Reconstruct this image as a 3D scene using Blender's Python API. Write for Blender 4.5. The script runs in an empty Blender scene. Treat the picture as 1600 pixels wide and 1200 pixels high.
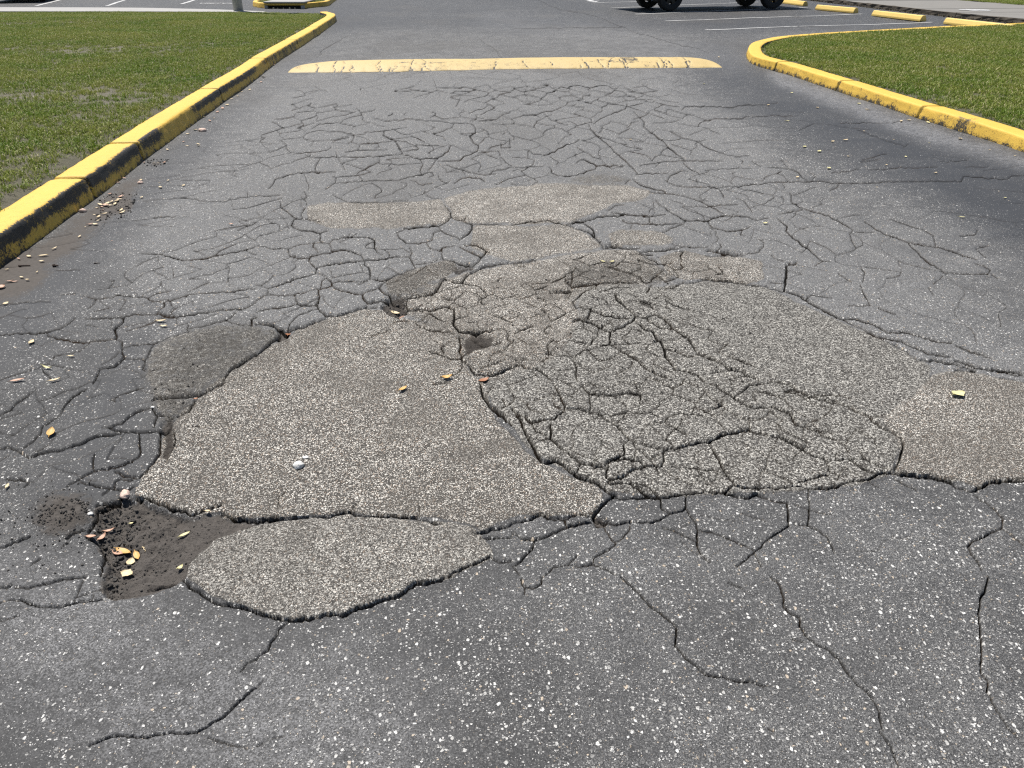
import bpy, bmesh, math, random
import numpy as np
from mathutils import Vector, Matrix

scene = bpy.context.scene
R = math.radians
rng = np.random.default_rng(7)
random.seed(7)

# ------------------------------------------------------------------ camera, sky, sun, exposure
CAM_H = 1.5
PITCH = math.atan(670.0 / 1202.0)            # camera looks down by this much
FOC = 1202.0                                 # focal length in pixels of a 1600 px wide picture
cam_data = bpy.data.cameras.new('camera')
cam_data.sensor_width = 36.0
cam_data.lens = FOC / 1600.0 * 36.0
cam_data.clip_start = 0.05
cam_data.clip_end = 1500.0
cam = bpy.data.objects.new('camera', cam_data)
cam.location = (0, 0, CAM_H)
cam.rotation_euler = (math.pi / 2 - PITCH, 0, 0)
scene.collection.objects.link(cam)
scene.camera = cam

SUN_EL, SUN_AZ = 66.0, -38.0                 # azimuth from +Y, negative to the left
sun_dir = Vector((math.sin(R(SUN_AZ)) * math.cos(R(SUN_EL)), math.cos(R(SUN_AZ)) * math.cos(R(SUN_EL)), math.sin(R(SUN_EL))))
world = bpy.data.worlds.new('World')
scene.world = world
world.use_nodes = True
wn = world.node_tree
wn.nodes.clear()
sky = wn.nodes.new('ShaderNodeTexSky')
sky.sky_type = 'NISHITA'
sky.sun_disc = False
sky.sun_elevation = R(SUN_EL)
sky.sun_rotation = R(SUN_AZ)
bg = wn.nodes.new('ShaderNodeBackground')
bg.inputs['Strength'].default_value = 0.065
wo = wn.nodes.new('ShaderNodeOutputWorld')
wn.links.new(sky.outputs[0], bg.inputs[0])
wn.links.new(bg.outputs[0], wo.inputs[0])
sl = bpy.data.lights.new('sun', 'SUN')
sl.energy = 5.0
sl.angle = R(0.53)
sl.color = (1.0, 0.955, 0.89)
sun = bpy.data.objects.new('sun', sl)
sun.rotation_euler = sun_dir.to_track_quat('Z', 'Y').to_euler()
sun.location = sun_dir * 60
scene.collection.objects.link(sun)
scene.view_settings.view_transform = 'Standard'
scene.view_settings.look = 'None'
scene.view_settings.gamma = 1.0
scene.view_settings.use_curve_mapping = False
scene.view_settings.exposure = 0.52
scene.cycles.max_bounces = 4
scene.cycles.diffuse_bounces = 2
scene.cycles.glossy_bounces = 2
scene.cycles.transmission_bounces = 2
scene.cycles.use_denoising = False
scene.cycles.filter_width = 1.25

# ------------------------------------------------------------------ helpers
C = scene.collection
CT, ST = math.cos(PITCH), math.sin(PITCH)
def ground(px, py, z=0.0):
    """survey of the photograph: the place on the level z that a picture point shows"""
    u = (px - 800.0) / FOC
    v = (py - 600.0) / FOC
    t = (CAM_H - z) / (ST + v * CT)
    return t * u, t * (CT - v * ST)

def put(o, label=None, cat=None, group=None, kind=None):
    if label: o['label'] = label
    if cat: o['category'] = cat
    if group: o['group'] = group
    if kind: o['kind'] = kind
    return o
def empty(name, loc, label, cat, group=None, rz=0.0):
    o = bpy.data.objects.new(name, None)
    o.empty_display_size = 0.1
    o.location = loc
    o.rotation_euler = (0, 0, rz)
    C.objects.link(o)
    return put(o, label, cat, group)
def mesh_obj(name, me, mat=None, parent=None):
    o = bpy.data.objects.new(name, me)
    C.objects.link(o)
    if mat is not None and not me.materials: me.materials.append(mat)
    if parent is not None: o.parent = parent
    return o
def np_mesh(name, V, F, attrs=None, smooth=True, mat=None):
    """V (n,3), F (m,3 or 4)"""
    me = bpy.data.meshes.new(name)
    n, m, k = len(V), len(F), F.shape[1]
    me.vertices.add(n)
    me.vertices.foreach_set('co', np.ascontiguousarray(V, dtype=np.float32).ravel())
    me.loops.add(m * k)
    me.loops.foreach_set('vertex_index', np.ascontiguousarray(F, dtype=np.int32).ravel())
    me.polygons.add(m)
    me.polygons.foreach_set('loop_start', np.arange(0, m * k, k, dtype=np.int32))
    me.polygons.foreach_set('loop_total', np.full(m, k, dtype=np.int32))
    me.polygons.foreach_set('use_smooth', np.full(m, smooth, dtype=bool))
    me.update(calc_edges=True)
    for an, av in (attrs or {}).items():
        a = me.attributes.new(an, 'FLOAT', 'POINT')
        a.data.foreach_set('value', np.ascontiguousarray(av, dtype=np.float32))
    if mat is not None: me.materials.append(mat)
    return me
def bm_mesh(name, bm, mat=None, smooth=False):
    me = bpy.data.meshes.new(name)
    bm.normal_update()
    bm.to_mesh(me)
    bm.free()
    if smooth:
        me.polygons.foreach_set('use_smooth', np.ones(len(me.polygons), dtype=bool))
    if mat is not None: me.materials.append(mat)
    return me
def bm_box(bm, c, s, rz=0.0, bevel=0.0, seg=2):
    r = bmesh.ops.create_cube(bm, size=1.0)
    M = Matrix.Translation(c) @ Matrix.Rotation(rz, 4, 'Z') @ Matrix.Diagonal((s[0], s[1], s[2], 1))
    bmesh.ops.transform(bm, matrix=M, verts=r['verts'])
    if bevel:
        es = list({e for v in r['verts'] for e in v.link_edges})
        bmesh.ops.bevel(bm, geom=es, offset=bevel, segments=seg, affect='EDGES', profile=0.5)

def hash2(i, j, seed):
    h = (i.astype(np.int64) * 374761393 + j.astype(np.int64) * 668265263 + seed * 1442695041) & 0xffffffff
    h = ((h ^ (h >> 13)) * 1274126177) & 0xffffffff
    h = h ^ (h >> 16)
    return (h & 0xffffff) / float(0x1000000)
def vnoise(x, y, seed=0):
    i = np.floor(x); j = np.floor(y)
    fx = x - i; fy = y - j
    fx = fx * fx * (3 - 2 * fx); fy = fy * fy * (3 - 2 * fy)
    a = hash2(i, j, seed); b = hash2(i + 1, j, seed); c = hash2(i, j + 1, seed); d = hash2(i + 1, j + 1, seed)
    return (a + (b - a) * fx) * (1 - fy) + (c + (d - c) * fx) * fy
def fbm(x, y, seed=0, oct=3):
    s = 0; a = 0.5; n = 0
    for k in range(oct):
        s = s + a * vnoise(x, y, seed + k * 17); n += a
        x = x * 2.03 + 3.1; y = y * 2.03 + 7.7; a *= 0.5
    return s / n
def worley(x, y, seed=0):
    """distance to the border between cells, and the cell's random number"""
    i0 = np.floor(x); j0 = np.floor(y)
    f1 = np.full(x.shape, 9.0); f2 = np.full(x.shape, 9.0); cid = np.zeros(x.shape)
    for di in (-1, 0, 1):
        for dj in (-1, 0, 1):
            i = i0 + di; j = j0 + dj
            d = np.hypot(i + hash2(i, j, seed) - x, j + hash2(i, j, seed + 5) - y)
            near = d < f1
            f2 = np.where(near, f1, np.minimum(f2, d))
            cid = np.where(near, hash2(i, j, seed + 9), cid)
            f1 = np.where(near, d, f1)
    return f2 - f1, cid
def inside(px, py, poly):
    p = np.asarray(poly, float)
    r = np.zeros(px.shape, bool)
    x1, y1 = p[:, 0], p[:, 1]
    x2, y2 = np.roll(x1, -1), np.roll(y1, -1)
    for a, b, c, d in zip(x1, y1, x2, y2):
        if b == d: continue
        r ^= ((b > py) != (d > py)) & (px < (c - a) * (py - b) / (d - b) + a)
    return r
def dist_path(px, py, path, closed=False):
    p = np.asarray(path, float)
    q = np.roll(p, -1, 0) if closed else p[1:]
    p = p if closed else p[:-1]
    D = np.full(px.shape, 1e9)
    for (a, b), (c, d) in zip(p, q):
        L = (c - a) ** 2 + (d - b) ** 2 + 1e-12
        t = np.clip(((px - a) * (c - a) + (py - b) * (d - b)) / L, 0, 1)
        D = np.minimum(D, np.hypot(px - a - t * (c - a), py - b - t * (d - b)))
    return D
def smooth01(x): 
    x = np.clip(x, 0, 1)
    return x * x * (3 - 2 * x)
def blur(a, n=1):
    for _ in range(n):
        b = np.pad(a, 1, mode='edge')
        a = (b[:-2, 1:-1] + 2 * b[1:-1, 1:-1] + b[2:, 1:-1]) / 4
        b = np.pad(a, 1, mode='edge')
        a = (b[1:-1, :-2] + 2 * b[1:-1, 1:-1] + b[1:-1, 2:]) / 4
    return a
def resample(path, step):
    p = np.asarray(path, float)
    # Catmull-Rom through the points, then even steps
    P = np.vstack([2 * p[0] - p[1], p, 2 * p[-1] - p[-2]])
    out = []
    for k in range(1, len(P) - 2):
        t = np.linspace(0, 1, 24, endpoint=False)[:, None]
        a, b, c, d = P[k - 1], P[k], P[k + 1], P[k + 2]
        out.append(0.5 * (2 * b + (c - a) * t + (2 * a - 5 * b + 4 * c - d) * t ** 2 + (3 * b - a - 3 * c + d) * t ** 3))
    out.append(p[-1:])
    q = np.vstack(out)
    L = np.r_[0, np.cumsum(np.hypot(*np.diff(q, axis=0).T))]
    n = max(2, int(round(L[-1] / step)) + 1)
    s = np.linspace(0, L[-1], n)
    return np.c_[np.interp(s, L, q[:, 0]), np.interp(s, L, q[:, 1])], s

# ------------------------------------------------------------------ materials
class NT:
    def __init__(self, name):
        self.m = bpy.data.materials.new(name)
        self.m.use_nodes = True
        self.t = self.m.node_tree
        self.t.nodes.clear()
        self.out = self.t.nodes.new('ShaderNodeOutputMaterial')
        self.b = self.t.nodes.new('ShaderNodeBsdfPrincipled')
        self.t.links.new(self.b.outputs[0], self.out.inputs[0])
        self.pos = self.t.nodes.new('ShaderNodeNewGeometry').outputs['Position']
    def put(self, sock, v):
        if isinstance(v, bpy.types.NodeSocket): self.t.links.new(v, sock)
        elif isinstance(v, (tuple, list)): sock.default_value = (*v, 1.0) if len(v) == 3 and len(sock.default_value) == 4 else v
        else: sock.default_value = v
    def M(self, op, a, b=None, c=None, clamp=False):
        n = self.t.nodes.new('ShaderNodeMath'); n.operation = op; n.use_clamp = clamp
        self.put(n.inputs[0], a)
        if b is not None: self.put(n.inputs[1], b)
        if c is not None: self.put(n.inputs[2], c)
        return n.outputs[0]
    def noise(self, scale, detail=2.0, rough=0.5, vec=None, dist=0.0, out=0):
        n = self.t.nodes.new('ShaderNodeTexNoise')
        self.put(n.inputs['Vector'], vec if vec is not None else self.pos)
        n.inputs['Scale'].default_value = scale; n.inputs['Detail'].default_value = detail
        n.inputs['Roughness'].default_value = rough; n.inputs['Distortion'].default_value = dist
        return n.outputs[out]
    def voro(self, scale, vec=None, feature='F1'):
        n = self.t.nodes.new('ShaderNodeTexVoronoi'); n.feature = feature
        self.put(n.inputs['Vector'], vec if vec is not None else self.pos)
        n.inputs['Scale'].default_value = scale
        return n
    def sep(self, v):
        n = self.t.nodes.new('ShaderNodeSeparateXYZ'); self.put(n.inputs[0], v); return n.outputs
    def attr(self, name):
        n = self.t.nodes.new('ShaderNodeAttribute'); n.attribute_name = name; return n.outputs['Fac']
    def ss(self, x, a, b, c=0.0, d=1.0):
        n = self.t.nodes.new('ShaderNodeMapRange'); n.interpolation_type = 'SMOOTHSTEP'
        for i, v in enumerate((x, a, b, c, d)): self.put(n.inputs[i], v)
        return n.outputs[0]
    def lin(self, x, a, b, c=0.0, d=1.0):
        n = self.t.nodes.new('ShaderNodeMapRange')
        for i, v in enumerate((x, a, b, c, d)): self.put(n.inputs[i], v)
        return n.outputs[0]
    def mix(self, f, a, b, mode='MIX'):
        n = self.t.nodes.new('ShaderNodeMix'); n.data_type = 'RGBA'; n.blend_type = mode
        self.put(n.inputs[0], f); self.put(n.inputs[6], a); self.put(n.inputs[7], b)
        return n.outputs[2]
    def scale_vec(self, v, s):
        n = self.t.nodes.new('ShaderNodeVectorMath'); n.operation = 'MULTIPLY'
        self.put(n.inputs[0], v); n.inputs[1].default_value = s; return n.outputs[0]
    def add_vec(self, a, b):
        n = self.t.nodes.new('ShaderNodeVectorMath'); n.operation = 'ADD'
        self.put(n.inputs[0], a); self.put(n.inputs[1], b); return n.outputs[0]
    def bump(self, h, dist, strength=1.0):
        n = self.t.nodes.new('ShaderNodeBump'); n.inputs['Distance'].default_value = dist
        self.put(n.inputs['Strength'], strength)
        self.put(n.inputs['Height'], h); self.put(self.b.inputs['Normal'], n.outputs[0])
    def set(self, **k):
        for a, v in k.items(): self.put(self.b.inputs[a.replace('_', ' ')], v)

def make_asphalt():
    t = NT('asphalt')
    agg, tan, seal, dirt, crk, dust, wet, grit, lum = (t.attr(a) for a in ('agg', 'tan', 'seal', 'dirt', 'crk', 'dust', 'dark', 'grit', 'lum'))
    wob = t.scale_vec(t.noise(130, 2, out=1), (0.009, 0.009, 0.009))
    vec = t.add_vec(t.scale_vec(t.pos, (1, 1, 0.25)), wob)
    low = t.noise(2.2, 4, 0.6); mid = t.noise(14, 3, 0.6); fine = t.noise(330, 2, 0.65)
    # binder
    base = t.mix(low, (0.0165, 0.0172, 0.0188), (0.028, 0.0278, 0.0278))
    base = t.mix(t.ss(mid, 0.35, 0.7, 0, 0.6), base, (0.036, 0.036, 0.037))
    base = t.mix(t.M('MULTIPLY', t.ss(fine, 0.42, 0.72), t.M('ADD', 0.10, t.M('MULTIPLY', t.M('POWER', agg, 2.0), 0.90))), base, (0.30, 0.302, 0.305))
    vg = t.voro(150, t.add_vec(vec, (2.2, 7.1, 0)))
    cg = t.sep(vg.outputs['Color'])
    gm = t.M('MULTIPLY', t.M('SUBTRACT', 1.0, t.ss(vg.outputs['Distance'], 0.36, 0.52)), t.M('MULTIPLY', t.ss(cg[0], 0.25, 1.0), t.M('ADD', 0.22, t.M('MULTIPLY', agg, 0.7))))
    base = t.mix(gm, base, (0.155, 0.153, 0.149))
    base = t.mix(seal, base, t.mix(low, (0.018, 0.0195, 0.0225), (0.032, 0.0335, 0.037)))
    keep = t.M('SUBTRACT', 1.0, t.M('MULTIPLY', seal, 0.93))
    clus = t.lin(t.noise(5.5, 3, 0.6), 0.3, 0.7, 0.55, 1.45)
    height = t.M('MULTIPLY', fine, 0.35)
    def layer(base, height, scale, p0, p1, rmin, rvar, bright, seed, hk, st=(1, 1, 1)):
        v = t.voro(scale, t.scale_vec(t.add_vec(vec, (seed, seed * 1.7, 0)), st))
        c = t.sep(v.outputs['Color'])
        rad = t.M('ADD', t.M('MULTIPLY', t.M('POWER', c[1], 1.6), rvar), rmin)
        m = t.M('SUBTRACT', 1.0, t.ss(t.M('SUBTRACT', v.outputs['Distance'], rad), -0.06, 0.05))
        pres = t.M('MULTIPLY', t.M('MULTIPLY', t.M('ADD', p0, t.M('MULTIPLY', agg, p1)), keep), clus)
        m = t.M('MULTIPLY', m, t.M('LESS_THAN', c[2], pres))
        col = t.mix(t.M('POWER', c[0], 1.5), (0.10, 0.099, 0.097), bright)
        col = t.mix(t.M('GREATER_THAN', c[0], 0.95), col, (0.40, 0.34, 0.27))
        return t.mix(m, base, col), t.M('ADD', height, t.M('MULTIPLY', m, hk))
    base, height = layer(base, height, 430, 0.08, 0.66, 0.20, 0.28, (0.50, 0.495, 0.48), 3.1, 0.2)
    base, height = layer(base, height, 230, 0.18, 0.60, 0.20, 0.32, (0.56, 0.55, 0.53), 5.7, 0.5, (1.3, 1.0, 1))
    base, height = layer(base, height, 118, 0.30, 0.50, 0.17, 0.32, (0.62, 0.61, 0.585), 7.9, 0.7, (1.0, 1.45, 1))
    base, height = layer(base, height, 72, 0.17, 0.34, 0.15, 0.30, (0.68, 0.67, 0.64), 9.3, 0.9, (1.4, 0.95, 1))
    # open tan surface of the patches: stones packed side by side with dark pits
    v = t.voro(215, vec)
    c = t.sep(v.outputs['Color'])
    st = t.mix(t.ss(c[0], 0.1, 0.95), (0.165, 0.154, 0.138), (0.59, 0.56, 0.505))
    st = t.mix(t.M('MULTIPLY', t.M('GREATER_THAN', c[1], 0.86), 0.6), st, (0.30, 0.215, 0.15))
    v2 = t.voro(72, t.add_vec(vec, (4.4, 1.2, 0)))
    c2 = t.sep(v2.outputs['Color'])
    big = t.M('MULTIPLY', t.M('SUBTRACT', 1.0, t.ss(v2.outputs['Distance'], 0.24, 0.34)), t.M('LESS_THAN', c2[1], 0.22))
    st = t.mix(big, st, (0.47, 0.45, 0.41))
    pit = t.M('MAXIMUM', t.M('MULTIPLY', t.ss(v.outputs['Distance'], 0.42, 0.66), t.M('SUBTRACT', 1.0, big)), t.M('MULTIPLY', t.ss(t.noise(120, 3, 0.7), 0.54, 0.70), 0.75))
    st = t.mix(pit, st, (0.05, 0.046, 0.041))
    st = t.mix(t.ss(mid, 0.40, 0.68, 0, 0.30), st, (0.10, 0.094, 0.085))
    st = t.mix(t.ss(t.noise(2.1, 6, 0.7), 0.44, 0.62, 0, 0.45), st, (0.095, 0.086, 0.075))
    # coarser, greyer, more open stone of the cracked patches
    vq = t.voro(160, t.add_vec(vec, (8.8, 3.3, 0)))
    cq = t.sep(vq.outputs['Color'])
    sg = t.mix(t.ss(cq[0], 0.15, 0.9), (0.17, 0.165, 0.152), (0.66, 0.64, 0.585))
    sg = t.mix(t.ss(t.M('ADD', vq.outputs['Distance'], t.M('MULTIPLY', fine, 0.25)), 0.56, 0.76), sg, (0.045, 0.042, 0.039))
    sg = t.mix(t.ss(mid, 0.42, 0.70, 0, 0.30), sg, (0.07, 0.067, 0.062))
    st = t.mix(grit, st, sg)
    vm = t.t.nodes.new('ShaderNodeVectorMath'); vm.operation = 'SCALE'
    t.put(vm.inputs[0], st); t.put(vm.inputs['Scale'], lum)
    st = vm.outputs[0]
    tm = t.ss(t.M('ADD', tan, t.M('ADD', t.M('MULTIPLY', t.M('SUBTRACT', t.noise(75, 4, 0.8), 0.5), 0.9), t.M('MULTIPLY', t.M('SUBTRACT', t.noise(13, 3, 0.7), 0.5), 0.6))), 0.36, 0.64)
    col = t.mix(tm, base, st)
    pitp = t.noise(150, 3, 0.7)
    hp = t.M('SUBTRACT', t.M('MULTIPLY', c[1], 0.6), t.M('MULTIPLY', pit, 1.3))
    hm = t.t.nodes.new('ShaderNodeMix'); hm.data_type = 'FLOAT'
    t.put(hm.inputs[0], tm); t.put(hm.inputs[2], height); t.put(hm.inputs[3], hp)
    height = hm.outputs[0]
    # dark, tarry old patch
    col = t.mix(t.M('MULTIPLY', wet, t.ss(t.noise(40, 4, 0.7), 0.36, 0.6)), col, (0.066, 0.060, 0.052))
    # dust film
    col = t.mix(t.M('MULTIPLY', dust, t.M('MULTIPLY', t.ss(t.noise(210, 3, 0.75), 0.42, 0.62), t.ss(t.noise(26, 5, 0.75), 0.28, 0.62))), col, (0.26, 0.26, 0.265))
    # soil
    soiln = t.noise(55, 5, 0.7)
    soil = t.mix(soiln, (0.036, 0.032, 0.029), (0.108, 0.096, 0.085))
    dm = t.ss(t.M('ADD', dirt, t.M('MULTIPLY', t.M('SUBTRACT', t.noise(38, 4, 0.7), 0.5), 0.8)), 0.32, 0.68)
    col = t.mix(dm, col, soil)
    # earth and old tar lodged in the cracks, darkened to paint in their shade
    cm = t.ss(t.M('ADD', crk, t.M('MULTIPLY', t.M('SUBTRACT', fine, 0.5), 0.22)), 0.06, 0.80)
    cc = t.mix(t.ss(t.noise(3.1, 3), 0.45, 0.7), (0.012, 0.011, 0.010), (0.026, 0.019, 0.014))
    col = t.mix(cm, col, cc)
    rough = t.lin(seal, 0, 1, 0.76, 0.66)
    rough = t.mix(dm, rough, (0.95, 0.95, 0.95))
    t.set(Base_Color=col, Roughness=rough)
    t.put(t.b.inputs['Specular IOR Level'], t.M('MULTIPLY', t.M('SUBTRACT', 1.0, cm), t.lin(tm, 0, 1, 0.38, 0.15)))
    sh = t.M('MULTIPLY', t.M('MAXIMUM', t.M('SUBTRACT', 1.0, seal), 0.25), 1.0)
    height = t.M('ADD', height, t.M('MULTIPLY', t.M('MULTIPLY', soiln, dm), 3.0))
    t.bump(height, 0.0032, sh)
    return t.m

def make_paint(name, col, dark, under, amt, attr='wear', rough=0.6):
    """old paint: colour drift, chips down to what is under it, dirt where the wear value is high"""
    t = NT(name)
    w = t.attr(attr)
    a = t.mix(t.noise(1.7, 4, 0.6), col, tuple(x * 0.80 for x in col))
    a = t.mix(t.ss(t.noise(24, 4, 0.7), 0.5, 0.72, 0, 0.5), a, dark)
    chip = t.ss(t.M('ADD', t.noise(75, 4, 0.75), t.M('MULTIPLY', t.noise(6, 3, 0.6), 0.3)), 0.86 - amt, 0.90 - amt)
    a = t.mix(chip, a, under)
    n = t.M('ADD', t.noise(55, 6, 0.85), t.M('MULTIPLY', t.noise(10, 3), 0.5))
    wm = t.ss(t.M('ADD', w, t.M('MULTIPLY', t.M('SUBTRACT', n, 0.75), 2.0)), 0.36, 0.60)
    a = t.mix(wm, a, t.mix(t.noise(30, 3), (0.010, 0.0095, 0.0085), (0.038, 0.034, 0.028)))
    t.set(Base_Color=a, Roughness=rough)
    t.bump(t.M('ADD', t.M('ADD', t.noise(60, 5, 0.7), t.M('MULTIPLY', t.noise(260, 2), 0.4)), t.M('MULTIPLY', chip, -0.7)), 0.004, 0.8)
    return t.m

def make_plain(name, a, b, scale=20, rough=0.6, bump=0.0, metal=0.0, spec=0.5):
    t = NT(name)
    n = t.noise(scale, 5, 0.65)
    t.set(Base_Color=t.mix(t.ss(n, 0.3, 0.7), a, b), Roughness=t.lin(n, 0.3, 0.7, rough * 0.88, min(1.0, rough * 1.12)), Metallic=metal)
    t.b.inputs['Specular IOR Level'].default_value = spec
    if bump: t.bump(t.noise(scale * 3, 4, 0.7), bump)
    return t.m

def make_concrete(name, a, b):
    t = NT(name)
    c = t.mix(t.noise(1.3, 5, 0.65), a, b)
    c = t.mix(t.ss(t.noise(90, 4, 0.7), 0.5, 0.75, 0, 0.5), c, tuple(x * 0.5 for x in a))
    w = t.attr('wear')
    m = t.ss(t.M('ADD', w, t.M('MULTIPLY', t.M('SUBTRACT', t.noise(16, 5, 0.75), 0.5), 1.1)), 0.4, 0.62)
    c = t.mix(m, c, t.mix(t.noise(35, 3), (0.02, 0.017, 0.013), (0.11, 0.09, 0.065)))
    t.set(Base_Color=c, Roughness=0.85)
    t.bump(t.noise(120, 4, 0.7), 0.003)
    return t.m

def make_soil():
    t = NT('lawn_soil')
    n = t.noise(9, 5, 0.7)
    c = t.mix(n, (0.045, 0.050, 0.022), (0.12, 0.105, 0.068))
    thin = t.attr('bare')
    c = t.mix(t.M('MULTIPLY', thin, t.ss(t.noise(25, 4, 0.7), 0.3, 0.6)), c, t.mix(n, (0.10, 0.088, 0.066), (0.20, 0.18, 0.145)))
    t.set(Base_Color=c, Roughness=0.95)
    t.bump(t.noise(70, 5, 0.7), 0.02)
    return t.m
def make_grass():
    t = NT('grass_blades')
    tone = t.attr('tone'); up = t.attr('up')
    n = t.noise(0.9, 5, 0.7); n2 = t.noise(6, 3, 0.6)
    g = t.mix(t.ss(t.M('ADD', n, t.M('MULTIPLY', n2, 0.45)), 0.52, 0.92), (0.105, 0.200, 0.014), (0.295, 0.305, 0.070))
    g = t.mix(t.ss(tone, 0.35, 0.8, 0, 0.6), g, (0.31, 0.37, 0.075))
    g = t.mix(t.ss(tone, 0.84, 0.86), g, (0.52, 0.46, 0.25))
    t.set(Base_Color=g, Roughness=0.52)
    t.b.inputs['Specular IOR Level'].default_value = 0.22
    tr = t.t.nodes.new('ShaderNodeBsdfTranslucent')
    t.put(tr.inputs[0], t.mix(0.5, g, (0.14, 0.20, 0.02)))
    ms = t.t.nodes.new('ShaderNodeMixShader'); ms.inputs[0].default_value = 0.22
    t.t.links.new(t.b.outputs[0], ms.inputs[1]); t.t.links.new(tr.outputs[0], ms.inputs[2])
    t.t.links.new(ms.outputs[0], t.out.inputs[0])
    return t.m
def make_leaf(name, a, b):
    t = NT(name)
    c = t.mix(t.noise(60, 4, 0.7), a, b)
    t.set(Base_Color=c, Roughness=0.55)
    t.bump(t.noise(200, 3), 0.001)
    return t.m

MAT = {}
MAT['asphalt'] = make_asphalt()
MAT['yellow'] = make_paint('yellow_kerb_paint', (0.68, 0.435, 0.060), (0.50, 0.29, 0.035), (0.24, 0.205, 0.13), 0.035)
MAT['hump'] = make_paint('faded_yellow_paint', (0.53, 0.395, 0.165), (0.42, 0.31, 0.13), (0.10, 0.095, 0.085), 0.055)
MAT['stop'] = make_paint('yellow_block_paint', (0.74, 0.53, 0.15), (0.58, 0.40, 0.10), (0.42, 0.36, 0.24), 0.03)
MAT['white'] = make_paint('white_line_paint', (0.50, 0.50, 0.49), (0.33, 0.33, 0.33), (0.09, 0.09, 0.09), 0.10)
MAT['concrete'] = make_concrete('sidewalk_concrete', (0.14, 0.134, 0.122), (0.20, 0.19, 0.173))
MAT['pale_concrete'] = make_concrete('pale_concrete', (0.26, 0.255, 0.245), (0.36, 0.35, 0.335))
MAT['soil'] = make_soil()
MAT['grass'] = make_grass()
MAT['black_paint'] = make_plain('black_car_paint', (0.008, 0.008, 0.009), (0.012, 0.012, 0.013), 3, 0.22)
MAT['rubber'] = make_plain('tyre_rubber', (0.014, 0.014, 0.014), (0.028, 0.027, 0.026), 30, 0.85, 0.002)
MAT['black_plastic'] = make_plain('black_plastic', (0.012, 0.012, 0.012), (0.02, 0.02, 0.02), 30, 0.6)
MAT['rim'] = make_plain('dark_alloy', (0.02, 0.02, 0.021), (0.04, 0.04, 0.04), 10, 0.35, 0, 0.6)
MAT['glass'] = make_plain('dark_glass', (0.01, 0.012, 0.012), (0.015, 0.017, 0.017), 3, 0.05)
MAT['lamp_red'] = make_plain('red_lamp', (0.25, 0.01, 0.01), (0.2, 0.008, 0.008), 3, 0.15)
MAT['lamp_clear'] = make_plain('clear_lamp', (0.55, 0.56, 0.56), (0.45, 0.46, 0.46), 3, 0.1)
MAT['steel'] = make_plain('dull_steel', (0.10, 0.10, 0.10), (0.16, 0.16, 0.155), 14, 0.5, 0, 0.5)
MAT['pole'] = make_plain('grey_pole', (0.27, 0.275, 0.26), (0.36, 0.36, 0.34), 9, 0.7, 0.003)
MAT['leaf_cream'] = make_leaf('cream_leaf', (0.66, 0.55, 0.36), (0.50, 0.38, 0.21))
MAT['leaf_gold'] = make_leaf('golden_leaf', (0.60, 0.38, 0.13), (0.44, 0.25, 0.07))
MAT['leaf_pink'] = make_leaf('pinkish_leaf', (0.50, 0.31, 0.22), (0.36, 0.21, 0.14))
MAT['leaf_green'] = make_leaf('pale_green_leaf', (0.62, 0.58, 0.31), (0.50, 0.45, 0.22))
MAT['leaf_rust'] = make_leaf('rusty_leaf', (0.34, 0.15, 0.07), (0.24, 0.10, 0.05))
MAT['stone_white'] = make_plain('white_stone', (0.60, 0.59, 0.56), (0.72, 0.71, 0.68), 60, 0.8, 0.003)
MAT['stone_pink'] = make_plain('pinkish_stone', (0.50, 0.36, 0.29), (0.64, 0.49, 0.41), 60, 0.8, 0.003)
MAT['crumb'] = make_plain('asphalt_crumbs', (0.024, 0.022, 0.020), (0.080, 0.072, 0.064), 60, 0.85, 0.004)
MAT['twig'] = make_plain('dark_twig', (0.030, 0.017, 0.012), (0.05, 0.03, 0.02), 60, 0.8)
MAT['mouth_shade'] = make_plain('drain_shade', (0.012, 0.012, 0.011), (0.02, 0.019, 0.018), 20, 0.9)
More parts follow.
